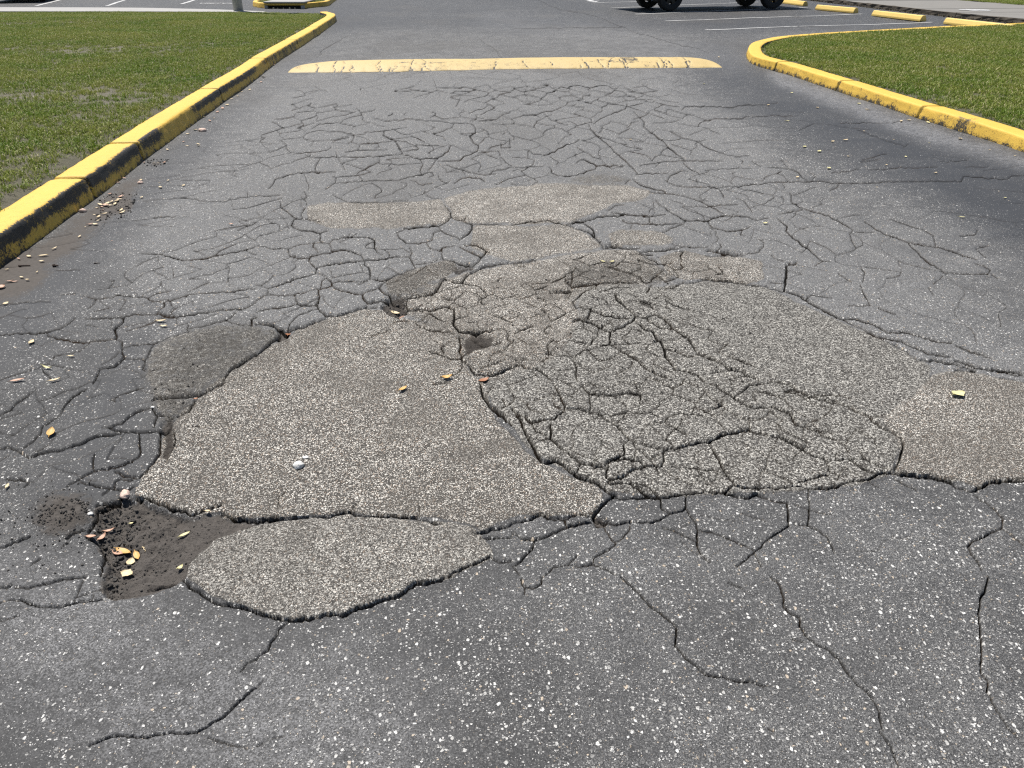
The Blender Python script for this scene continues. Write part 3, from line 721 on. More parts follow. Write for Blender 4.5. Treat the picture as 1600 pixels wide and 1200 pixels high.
# finer cracks that close the surveyed ones into blocks: a jittered honeycomb, only where the surface is tired and still free
taken = crack_v.copy()
def at_grid(a, x, y):
    c_, r_ = to_grid(x, y)
    ok = (c_ >= 0) & (c_ < nc - 1) & (r_ >= 0) & (r_ < nr - 1)
    return np.where(ok, a[np.clip(r_, 0, nr - 1).astype(int), np.clip(c_, 0, nc - 1).astype(int)], 0)
for _ in range(2): taken = np.maximum.reduce([taken, np.roll(taken, 2, 0), np.roll(taken, -2, 0), np.roll(taken, 2, 1), np.roll(taken, -2, 1)])
def honeycomb(area, sx, sy, keep, w, seed, strength, skew=0.0):
    r = np.random.default_rng(seed)
    ar = np.array([ground(*q) for q in poly(area)])
    x0, y0 = ar.min(0) - 1; x1, y1 = ar.max(0) + 1
    nx_, ny_ = int((x1 - x0) / sx) + 2, int((y1 - y0) / (sy * 0.5)) + 2
    P = {}
    for j in range(ny_):
        for i in range(nx_):
            # brick-like honeycomb: each row of nodes is shifted against the next
            P[i, j] = (x0 + (i + 0.5 * ((j // 2) % 2)) * sx + r.normal(0, 0.20 * sx) + skew * j * sy, y0 + (j // 2) * sy + (j % 2) * sy * 0.36 + r.normal(0, 0.15 * sy))
    E_ = []
    for j in range(ny_ - 1):
        for i in range(nx_ - 1):
            if j % 2 == 0: E_.append(((i, j), (i, j + 1)))
            else:
                o_ = (j // 2) % 2
                for di in ((0, 1) if o_ else (-1, 0)):
                    if (i + di, j + 1) in P: E_.append(((i, j), (i + di, j + 1)))
    tired = lambda x, y: float(fbm(np.array([x * 0.9]), np.array([y * 0.7]), seed, 2)[0])
    for a_, b_ in E_:
        if r.random() > keep: continue
        A, B = np.array(P[a_]), np.array(P[b_]); M_ = (A + B) / 2
        if not inside(np.array([M_[0]]), np.array([M_[1]]), ar)[0] or tired(*M_) < 0.31: continue
        n = max(3, int(np.hypot(*(B - A)) / (0.012 * (M_[1] + 1))))
        n = min(n, 14)
        nv = np.array([-(B - A)[1], (B - A)[0]]); bow = r.normal(0, 0.09)
        pts = [A + (B - A) * k / n + nv * (bow * math.sin(math.pi * k / n) + (r.normal(0, 0.028) if 0 < k < n else 0)) for k in range(n + 1)]
        tk = at_grid(taken, np.array([q[0] for q in pts]), np.array([q[1] for q in pts]))
        if (tk > 0.3).mean() > 0.5: continue
        draw_world([tuple(q) for q in pts], w * 0.8, 1.0, w * r.uniform(0.6, 1.15), strength * r.uniform(0.65, 1.0))
honeycomb('470,140 1010,130 1200,250 1300,330 1150,400 1000,330 960,275 800,285 690,305 480,312 420,400 330,300 420,200', 0.25, 0.36, 0.95, 0.8, 1, 0.9)
honeycomb('230,400 420,330 560,370 740,410 600,480 430,510 250,520 130,480', 0.18, 0.20, 0.9, 0.85, 2, 0.9)
honeycomb('1000,330 1180,260 1500,420 1620,520 1620,575 1450,560 1230,450 1100,400', 0.27, 0.32, 0.9, 0.75, 3, 0.85)
honeycomb('640,500 730,430 900,400 1060,400 1180,440 1040,455 1150,560 1300,640 1395,700 1330,765 1000,770 900,740 800,660 740,600', 0.12, 0.125, 0.85, 1.1, 4, 0.95)
honeycomb('640,480 700,450 800,430 900,460 890,540 830,570 740,580 690,520', 0.10, 0.10, 0.55, 0.9, 5, 0.8)
honeycomb('-300,520 60,480 200,500 240,560 230,700 180,760 -300,800', 0.20, 0.14, 0.8, 0.8, 6, 0.8)
honeycomb('-200,430 160,320 320,230 420,210 330,330 200,440 60,500 -200,540', 0.36, 0.17, 0.8, 0.7, 7, 0.7)
honeycomb('1150,150 1300,190 1620,270 1700,420 1500,400 1250,290 1120,220', 0.65, 0.34, 0.75, 0.65, 8, 0.65)
honeycomb('520,112 1040,112 1100,150 900,160 470,150', 0.5, 0.62, 0.8, 0.65, 9, 0.6)
honeycomb('860,800 960,775 1330,775 1420,850 1300,900 1000,880', 0.16, 0.13, 0.35, 0.8, 10, 0.8)
honeycomb('440,60 1150,60 1120,100 450,100', 0.9, 1.3, 0.5, 0.5, 11, 0.4)

def blur_fast(a, r):
    for _ in range(2):
        for ax in (0, 1):
            p = np.pad(a, [(r + 1, r) if i == ax else (0, 0) for i in (0, 1)], mode='edge')
            c = np.cumsum(p, axis=ax, dtype=np.float64)
            n = a.shape[ax]
            hi = np.take(c, np.arange(2 * r + 1, 2 * r + 1 + n), axis=ax); lo = np.take(c, np.arange(0, n), axis=ax)
            a = ((hi - lo) / (2 * r + 1)).astype(np.float32)
    return a

# -- patches and holes
WX, WY = GX, GY
jx = (fbm(WX * 9, WY * 9, 3, 4) - 0.5); jy = (fbm(WX * 9, WY * 9, 31, 4) - 0.5)
jag = 26.0 / np.maximum(1.6, zc)
QX = PX + jx * jag * 1.6; QY = PY + jy * jag
tan = np.zeros((nr, nc)); lift = np.zeros((nr, nc)); grit = np.zeros((nr, nc)); lum = np.ones((nr, nc)); patch_id = np.full((nr, nc), -1, np.int16)
for k, (lab, tone, h, s) in enumerate(PATCHES):
    m = inside(QX, QY, poly(s))
    patch_id[m] = k
    f = blur(m.astype(np.float32), 2 if k in (0, 1, 10, 12) else 5)
    tan = np.maximum(tan, f * tone) if tone > 0.7 else tan * (1 - f) + f * tone
    grit = grit * (1 - f) + f * {11: 0.75, 1: 0.35, 2: 0.5}.get(k, 0.0)
    lum = lum * (1 - f) + f * {0: 1.06, 1: 1.04, 3: 1.3, 4: 1.32, 6: 1.22, 7: 1.1, 8: 1.25, 10: 1.15, 11: 0.92, 12: 1.15, 13: 0.8, 2: 0.85, 9: 0.88}.get(k, 1.0)
    lift = np.where(f > 0.02, np.maximum(lift, f * h), lift)
tan = np.maximum(tan, 0.72 * blur_fast(inside(QX, QY, poly('600,470 720,425 900,400 1010,395 1060,440 900,470 905,520 860,580 790,640 750,600 720,560 690,515 640,500')).astype(np.float32), 5))
dirt = np.zeros((nr, nc)); sink = np.zeros((nr, nc)); hole_f = np.zeros((nr, nc))
for k, (s, dep, so) in enumerate(HOLES):
    m = inside(QX, QY, poly(s)).astype(np.float32)
    f = blur(m, 2 if k == 0 else (1 if k < 2 else 3))
    if k == 0:
        ease = blur_fast(inside(PX, PY, poly('300,790 450,800 450,830 340,850 290,930 190,950 200,900 280,870')).astype(np.float32), 14)
        f = f * (1 - 0.8 * ease)
    sink = np.maximum(sink, f * dep)
    dirt = np.maximum(dirt, blur_fast(m, 4 if k == 0 else 2) * so)
    hole_f = np.maximum(hole_f, f)

# -- what the surface is like, place by place
def soft(s, r): 
    return blur_fast(inside(PX, PY, poly(s)).astype(np.float32), r)
n1 = fbm(WX * 1.1, WY * 1.1, 51, 4); n2 = fbm(WX * 3.7, WY * 3.7, 77, 4); n3 = fbm(WX * 14, WY * 14, 91, 3)
agg = 0.42 + 0 * WX
mid_s = soft('420,115 560,100 1080,110 1180,230 1330,420 1500,560 1620,560 1620,400 1450,330 1250,250 1130,140 1130,110 1130,120 1400,400 1700,520 1700,600 1400,640 900,480 500,500 180,470 220,330 330,230 400,160', 26)
agg += 0.50 * soft('470,118 1000,112 1120,200 1290,330 1500,480 1700,580 1700,700 900,520 500,520 240,470 240,400 330,280 420,180', 30)
agg -= 0.22 * soft('-400,560 240,560 240,760 160,900 420,1000 420,1300 -500,1300', 30)
agg += 0.20 * soft('820,800 1700,760 1900,1300 760,1300 800,1000', 40)
agg -= 0.12 * soft('-400,900 2000,900 2000,1400 -400,1400', 40)
agg += 0.42 * mid_s
agg += (n2 - 0.5) * 0.5 + (n3 - 0.5) * 0.35
left_edge = soft('-400,480 20,420 170,300 290,205 400,122 450,92 529,30 560,28 520,70 470,120 380,190 330,250 260,310 190,390 120,470 60,560 -400,640', 16)
right_edge = soft('1010,120 1100,70 1180,60 1180,100 1300,130 1620,235 2200,380 2200,560 1620,420 1400,300 1250,230 1150,170', 24)
lot = np.clip((WY - 17.0) / 4.0, 0, 1)
seal = np.clip(0.80 * left_edge + 0.98 * right_edge + 0.72 * lot + (n2 - 0.5) * 0.5 * (left_edge + right_edge), 0, 1)
seal = np.maximum(seal, 0.5 * soft('140,560 240,470 330,480 250,560 230,720 160,800 60,800', 14))
dust = 0.55 * soft('150,930 420,1000 640,1010 700,1230 300,1230 -60,1100 -60,1000', 34) + 0.35 * soft('-60,820 160,880 260,930 120,1000 -60,980', 18)
dust = dust + 1.9 * soft('1195,106 1260,130 1480,209 1620,256 1620,268 1450,220 1300,163 1210,126', 4) * (n3 + 0.3)
dust = dust + 0.5 * soft('760,20 960,45 1180,90 1160,110 900,60 740,40', 8)
dust = np.clip(dust * (0.4 + 1.1 * n2), 0, 1)
dirt = np.maximum(dirt, 0.72 * soft('-300,455 60,380 165,305 220,258 240,270 190,330 120,400 40,470 -300,560', 9) * (0.5 + n2))
dirt = np.maximum(dirt, 0.9 * soft('170,326 195,308 212,312 206,330 180,338', 3))
dirt = np.maximum(dirt, 0.75 * soft('228,256 250,251 262,256 240,262', 2))
mound = soft('36,800 65,782 110,770 148,774 150,800 134,828 100,840 54,830', 16)
dirt = np.maximum(dirt, 1.0 * mound)
crumble = soft('140,790 205,775 200,830 190,850 200,870 180,935 150,925 165,880 150,850', 6)
dirt = np.maximum(dirt, 0.9 * crumble)
for s in ('262,668 276,655 272,700 255,735 240,735', '345,796 450,808 440,826 350,835', '1170,620 1215,640 1180,655 1160,640', '1345,650 1400,672 1380,690', '1390,742 1480,745 1470,752 1380,752', '1120,625 1160,640 1140,650'):
    dirt = np.maximum(dirt, 0.42 * soft(s, 4))
dark = soft('228,562 238,548 270,525 330,508 390,508 440,522 400,556 365,580 330,603 295,635 262,668 240,640 226,590', 7) * 0.75
dark = np.maximum(dark, 0.30 * soft('600,442 700,407 716,418 640,464 610,462', 3))
dark = np.maximum(dark, 0.55 * soft('895,420 960,415 1030,420 1060,432 1040,442 893,446', 4))
dark = np.maximum(dark, 0.6 * soft('880,285 900,275 940,270 985,277 990,285 920,289', 4))
# stains and oil drips in the lanes
dark = np.maximum(dark, 0.35 * smooth01((fbm(WX * 0.9 + 9, WY * 0.5, 15, 4) - 0.55) / 0.2))

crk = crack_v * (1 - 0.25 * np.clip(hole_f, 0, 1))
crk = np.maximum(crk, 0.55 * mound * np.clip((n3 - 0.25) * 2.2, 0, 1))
# near rims a little of the crack's dirt is spilled
dirt = np.clip(np.maximum(dirt, lip * 0.26 * (n3 > 0.5)), 0, 1)

# -- heights
Z = (fbm(WX * 0.45, WY * 0.45, 101, 3) - 0.5) * 0.030 + (n1 - 0.5) * 0.010
Z += lift - sink
Z -= crack_d + 0.0
Z -= 0.0014 * lip * (1 - crack_v)
rough_soil = np.clip(dirt, 0, 1) * np.clip(hole_f + mound + crumble, 0, 1)
Z += rough_soil * ((fbm(WX * 42, WY * 42, 201, 3) - 0.5) * 0.030 + (fbm(WX * 11, WY * 11, 203, 2) - 0.5) * 0.026)
Z += mound * 0.012 - crumble * 0.012
tfac = np.clip(tan, 0, 1) * (1 - np.clip(crack_v, 0, 1))
near = np.clip(1.0 - (WY - 2.5) / 4.0, 0, 1)
Z += (fbm(WX * 60, WY * 60, 301, 3) - 0.5) * 0.0050 * near * (0.35 + 0.9 * tfac)
Z += (n2 - 0.5) * 0.006
fade = np.minimum(np.minimum(np.arange(nc), nc - 1 - np.arange(nc))[None, :] / 70.0, np.minimum((np.arange(nr))[:, None] / 8.0, (nr - 1 - np.arange(nr))[:, None] / 8.0))
# -- single blocks between closed cracks
def components(free):
    H, W = free.shape
    par = []
    def find(a):
        while par[a] != a:
            par[a] = par[par[a]]; a = par[a]
        return a
    lab = np.zeros((H, W), np.int32)
    prev = []
    for r in range(H):
        d = np.diff(np.r_[0, free[r].astype(np.int8), 0])
        st = np.nonzero(d == 1)[0]; en = np.nonzero(d == -1)[0]
        cur = []; j = 0
        for a, b in zip(st.tolist(), en.tolist()):
            while j < len(prev) and prev[j][1] <= a: j += 1
            k = j; mine = -1
            while k < len(prev) and prev[k][0] < b:
                o = find(prev[k][2])
                if mine < 0: mine = o
                elif o != mine:
                    par[o] = mine
                k += 1
            if mine < 0:
                mine = len(par); par.append(mine)
            cur.append((a, b, mine)); lab[r, a:b] = mine + 1
        prev = cur
    root = np.array([0] + [find(i) + 1 for i in range(len(par))], np.int32)
    return root[lab]
hole_face = hole_f[:-1, :-1] > 0.5
lab = components(~(cut_f | hole_face))
cnt = np.bincount(lab.ravel())
order = [k for k in np.argsort(-cnt) if k > 0 and 70 <= cnt[k] <= 26000][:230]
tilt = np.zeros((nr, nc))
block_of = np.full(lab.shape, -1, np.int32)
for i, k in enumerate(order): block_of[lab == k] = i
amp = rng.uniform(-0.005, 0.004, len(order) + 1)
tl = np.where(block_of >= 0, amp[block_of], 0.0)
tilt[:-1, :-1] = tl
tilt = blur(tilt, 1)
Z += tilt * (1 - crack_v)
Z *= np.clip(fade, 0, 1)

# -- faces: leave out what lies under the lawns
LEFT_KERB = [(-2.62, 1.2), (-2.70, 2.8), (-2.80, 3.99), (-2.85, 4.57), (-2.95, 5.53), (-3.06, 6.5), (-3.20, 7.8), (-3.36, 9.44), (-3.56, 11.47), (-3.78, 13.75), (-4.12, 17.77), (-4.34, 20.2), (-4.58, 22.2), (-5.02, 23.4)]
RIGHT_KERB = [(4.46, 3.6), (4.47, 5.2), (4.43, 6.79), (4.36, 7.76), (4.23, 8.9), (4.09, 10.42), (3.95, 11.9), (3.83, 12.6), (3.80, 13.2), (3.93, 13.95), (4.18, 14.8), (4.62, 15.7), (5.45, 16.65), (7.2, 17.72), (9.4, 18.78), (11.6, 19.75), (12.5, 20.15)]
LAWN_L = [(x - 0.30, y) for x, y in LEFT_KERB] + [(-5.6, 24.85), (-8.4, 25.6), (-15.5, 25.7), (-30, 25.7), (-30, 1.2)]
LAWN_R = [(4.76, 3.6), (4.77, 5.2), (4.73, 6.79), (4.66, 7.76), (4.53, 8.9), (4.39, 10.42), (4.25, 11.9), (4.13, 12.6), (4.10, 13.2), (4.22, 13.85), (4.45, 14.62), (4.85, 15.45), (5.6, 16.35), (7.3, 17.40), (9.5, 18.45), (11.7, 19.42), (12.5, 19.8), (13.6, 17.0), (14.5, 3.6)]
fx = (GX[:-1, :-1] + GX[1:, 1:]) / 2; fy = (GY[:-1, :-1] + GY[1:, 1:]) / 2
hid = inside(fx, fy, [(x - 0.1, y) if x < -2 else (x, y - 0.1) for x, y in LAWN_L]) | inside(fx, fy, [(x + 0.1, y) for x, y in LAWN_R])
hid &= dist_path(fx, fy, LEFT_KERB) > 0.36
hid &= dist_path(fx, fy, RIGHT_KERB) > 0.36

def road_z(x, y):
    c, r = to_grid(x, y)
    c = min(max(float(c), 0), nc - 1.01); r = min(max(float(r), 0), nr - 1.01)
    i, j = int(r), int(c); a, b = r - i, c - j
    return float((Z[i, j] * (1 - b) + Z[i, j + 1] * b) * (1 - a) + (Z[i + 1, j] * (1 - b) + Z[i + 1, j + 1] * b) * a)

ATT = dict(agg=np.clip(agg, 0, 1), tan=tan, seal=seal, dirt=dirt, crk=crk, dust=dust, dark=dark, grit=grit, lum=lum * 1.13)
VID = np.arange(nr * nc).reshape(nr, nc)
FALL = np.stack([VID[:-1, :-1], VID[:-1, 1:], VID[1:, 1:], VID[1:, :-1]], -1)
flatV = np.stack([GX, GY, Z], -1).reshape(-1, 3)
flatA = {k: v.reshape(-1) for k, v in ATT.items()}
def sheet(name, sel, parent=None):
    F = FALL[sel]
    u, inv = np.unique(F, return_inverse=True)
    me = np_mesh(name, flatV[u], inv.reshape(F.shape), {k: v[u] for k, v in flatA.items()}, True, MAT['asphalt'])
    return mesh_obj(name, me, None, parent)
pid_f = patch_id[:-1, :-1].copy()
pid_f[hole_face] = -1
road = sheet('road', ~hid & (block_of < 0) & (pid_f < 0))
put(road, 'worn grey asphalt driveway with cracks, patches and potholes', kind='structure')
patch_obj = {}
for k, (lab_t, tone, h, s) in enumerate(PATCHES):
    m = ~hid & (block_of < 0) & (pid_f == k)
    if m.sum() > 20:
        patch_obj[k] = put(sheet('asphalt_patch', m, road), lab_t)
bfl = block_of.ravel(); idx = np.argsort(bfl, kind='stable'); cut = np.searchsorted(bfl[idx], np.arange(len(order) + 1))
F_flat = FALL.reshape(-1, 4); hid_fl = hid.ravel(); pidf = pid_f.ravel()
for i in range(len(order)):
    f = idx[cut[i]:cut[i + 1]]
    f = f[~hid_fl[f]]
    if len(f) < 40: continue
    F = F_flat[f]
    p = pidf[f]; p = p[p >= 0]
    par = road
    if len(p) > 0.5 * len(f):
        k = int(np.bincount(p).argmax())
        par = patch_obj.get(k, road)
    u, inv = np.unique(F, return_inverse=True)
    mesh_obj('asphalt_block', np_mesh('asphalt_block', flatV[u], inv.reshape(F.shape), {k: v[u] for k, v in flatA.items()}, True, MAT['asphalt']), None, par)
print('road grid', nr, nc, 'blocks', len(order))

# the rest of the ground, out to the horizon
b = s_lim * (Yr[0] + OFF); c = s_lim * (Yr[-1] + OFF)
inner = [(-b, Yr[0]), (b, Yr[0]), (c, Yr[-1]), (-c, Yr[-1])]
outer = [(-400, -400), (400, -400), (400, 700), (-400, 700)]
V = np.array([(*p, 0.0) for p in inner + outer])
F = np.array([(4, 5, 1, 0), (5, 6, 2, 1), (6, 7, 3, 2), (7, 4, 0, 3)])
z8 = np.zeros(8)
gm = np_mesh('ground', V, F, dict(agg=z8 + .3, tan=z8, seal=z8 + .7, dirt=z8, crk=z8, dust=z8, dark=z8, grit=z8, lum=z8 + 1), False, MAT['asphalt'])
put(mesh_obj('ground', gm), 'plain grey asphalt around the driveway', kind='structure')
# ------------------------------------------------------------------ kerbs
def kerb(name, label, path, side, height, width, joints, scuff_fn, step=0.03, group=None):
    """path is the foot of the face; side +1: the lawn lies to the left of the direction of travel"""
    pts, s = resample(path, step)
    n = len(pts)
    tg = np.gradient(pts, axis=0); tg /= np.linalg.norm(tg, axis=1)[:, None]
    nx = np.stack([-tg[:, 1], tg[:, 0]], 1) * side
    h, w = height, width
    prof = [(-0.004, -0.14), (0.0, 0.0), (0.006, h * 0.22), (0.012, h * 0.42), (0.018, h * 0.62), (0.023, h * 0.82), (0.028, h * 0.935), (0.040, h * 0.99), (0.062, h * 1.005),
            (w * 0.48, h * 1.01), (w * 0.66, h * 1.01), (w * 0.86, h * 1.0), (w - 0.008, h * 0.97), (w, h * 0.86), (w, -0.14)]
    prof = np.array(prof); m = len(prof)
    u = np.arange(m)
    V = np.zeros((n, m, 3))
    for k, (a, z) in enumerate(prof):
        wob = (fbm(s * 1.3, s * 0 + k * 0.13, 41, 3) - 0.5) * 0.016 + (fbm(s * 9, s * 0 + k * 0.8, 43, 3) - 0.5) * 0.009
        wz = (fbm(s * 0.6, s * 0, 47, 2) - 0.5) * 0.02 + (fbm(s * 11, s * 0 + k * 0.7, 49, 3) - 0.5) * 0.007
        V[:, k, :2] = pts + nx * (a + wob * (0 < k < m - 1))[:, None]
        V[:, k, 2] = z + (wz if 1 < k < m - 1 else 0)
    near_j = np.full(n, 9.0)
    for j in joints: near_j = np.minimum(near_j, np.abs(s - j))
    dip = np.exp(-(near_j / 0.022) ** 2)
    V[:, 2:m - 1, 2] -= dip[:, None] * 0.012
    wear = np.zeros((n, m))
    for k in range(m):
        wear[:, k] = scuff_fn(pts[:, 0], pts[:, 1], prof[k, 1] / h if k < 10 else 1.2, prof[k, 0] / w, s)
    wear = np.maximum(wear, dip[:, None] * 0.75)
    wear[:, 0:2] = np.maximum(wear[:, 0:2], 0.62)
    wear[:, -2:] = 0.8
    root = empty(name, (float(pts[0, 0]), float(pts[0, 1]), 0.0), label, 'kerb', group)
    bounds = [0] + [int(np.argmin(np.abs(s - j))) for j in joints] + [n - 1]
    org = np.array([pts[0, 0], pts[0, 1], 0.0])
    for a, b in zip(bounds[:-1], bounds[1:]):
        if b - a < 3: continue
        k0 = a + (1 if a > 0 else 0)
        vv = V[k0:b + 1].reshape(-1, 3) - org
        nn = b + 1 - k0
        if side > 0: quad = lambda i, j: (i * m + j, i * m + j + 1, (i + 1) * m + j + 1, (i + 1) * m + j)
        else: quad = lambda i, j: (i * m + j, (i + 1) * m + j, (i + 1) * m + j + 1, i * m + j + 1)
        F = [quad(i, j) for i in range(nn - 1) for j in range(m - 1)]
        # closed ends
        for e, flip in ((0, False), (nn - 1, True)):
            base = e * m
            for j in range((m - 1) // 2):
                q = (base + j, base + m - 1 - j, base + m - 2 - j, base + j + 1)
                F.append(q[::-1] if flip != (side < 0) else q)
        mesh_obj('kerb_segment', np_mesh('kerb_segment', vv, np.array(F), {'wear': wear[k0:b + 1].reshape(-1)}, True, MAT['yellow']), None, root)
    return root

def band(v, a, b, e):  # soft window
    return np.clip((v - a) / e, 0, 1) * np.clip((b - v) / e, 0, 1)
def scuff_left(x, y, hz, wz, s):
    r = np.zeros_like(x)
    edge = max(0.0, 1 - abs(hz - 0.93) / 0.16) if wz < 0.42 else 0.0
    r += band(y, 0.5, 6.75, 0.35) * (0.80 if 0.60 <= hz < 0.96 and wz < 0.28 else (0.40 if 0.40 < hz < 1.0 and wz < 0.2 else 0))
    full = 1.0 if hz < 1.005 and hz > 0.25 and wz < 0.36 else 0.0
    r = np.maximum(r, band(y, 6.35, 7.35, 0.3) * full * (0.74 if hz > 0.6 else 0.50))
    r = np.maximum(r, band(y, 7.9, 11.9, 0.5) * (0.74 if 0.6 < hz < 0.97 and wz < 0.3 else 0.22 * (hz < 1)))
    r = np.maximum(r, band(y, 11.5, 16.5, 0.8) * (0.52 if 0.6 < hz < 0.97 and wz < 0.3 else 0.15))
    r = np.maximum(r, 0.20 if hz < 0.9 else 0.04)
    r = np.maximum(r, 0.46 * (hz < 0.1))
    r = np.maximum(r, (0.20 + 0.26 * smooth01((fbm(s * 1.1, s * 0 + 3, 91, 3) - 0.5) / 0.2)) * (hz < 0.95) * (wz < 0.25))
    return r
def scuff_right(x, y, hz, wz, s):
    r = np.full_like(x, 0.25 if hz < 0.9 else 0.03)
    if hz < 0.3: r += 0.22
    r = np.maximum(r, band(y, 7.45, 8.0, 0.2) * (0.55 if hz < 1.005 else 0.25))
    r = np.maximum(r, band(y, 9.0, 9.5, 0.2) * (0.5 if hz < 0.5 else 0.1))
    return r
LEN_L = resample(LEFT_KERB, 0.03)
def s_at_y(path, y):
    p, s = resample(path, 0.03)
    return float(s[np.argmin(np.abs(p[:, 1] - y))])
JL = [s_at_y(LEFT_KERB, y) for y in (3.4, 5.35, 6.5, 9.4, 12.4, 15.4, 18.4, 21.2)]
kerb('yellow_kerb', 'long yellow painted kerb with black scuffs along the left lawn', LEFT_KERB, +1, 0.155, 0.25, JL, scuff_left)
pR, sR = resample(RIGHT_KERB, 0.03)
JR = [s_at_y(RIGHT_KERB[:9], y) for y in (5.6, 8.45, 10.3, 12.25)] + [float(sR[np.argmin(np.hypot(pR[:, 0] - a, pR[:, 1] - b_))]) for a, b_ in ((4.45, 15.4), (7.2, 17.72), (9.4, 18.78))]
kerb('yellow_kerb', 'clean yellow painted kerb curving round the tip of the right lawn', RIGHT_KERB, -1, 0.118, 0.24, JR, scuff_right)

# ------------------------------------------------------------------ lawns
def lawn(name, label, polyg, z, cell, bare_fn, tilt_fn=None):
    p = np.array(polyg)
    x0, y0 = p.min(0) - cell; x1, y1 = p.max(0) + cell
    nx_, ny_ = int((x1 - x0) / cell) + 1, int((y1 - y0) / cell) + 1
    X, Y = np.meshgrid(x0 + cell * np.arange(nx_), y0 + cell * np.arange(ny_))
    ins = inside(X, Y, polyg); d = dist_path(X, Y, polyg, True)
    sd = np.where(ins, d, -d)
    Zl = z + (fbm(X * 0.5, Y * 0.5, 61, 3) - 0.5) * 0.05 * np.clip(sd / 0.6, 0, 1) + (fbm(X * 6, Y * 6, 63, 2) - 0.5) * 0.02
    Zl = Zl + (0 if tilt_fn is None else tilt_fn(X, Y, sd))
    Zl = np.where(sd < 0.0, np.minimum(Zl, z - 0.03), Zl)
    bare = np.clip(bare_fn(X, Y), 0, 1)
    dens = np.where(sd > 0.012, 1.0 - 0.72 * bare, 0.0)
    vis = (sd > -0.12)
    fs = vis[:-1, :-1] & vis[1:, :-1] & vis[:-1, 1:] & vis[1:, 1:]
    ids = np.arange(X.size).reshape(X.shape)
    F = np.stack([ids[:-1, :-1], ids[:-1, 1:], ids[1:, 1:], ids[1:, :-1]], -1)[fs]
    u, inv = np.unique(F, return_inverse=True)
    V = np.stack([X, Y, Zl], -1).reshape(-1, 3)
    # only what can be seen is sown
    inview = np.abs(X) < 0.68 * (Y + OFF) + 0.9
    dens = dens * inview * (Y > 1.4) * (Y < 38)
    me = np_mesh(name, V[u], inv.reshape(F.shape), {'bare': bare.reshape(-1)[u]}, True, MAT['soil'])
    o = mesh_obj(name, me)
    put(o, label, kind='structure')
    me2 = np_mesh('grass', V[u], inv.reshape(F.shape), {'dens': dens.reshape(-1)[u]}, True, MAT['grass'])
    return o, me2
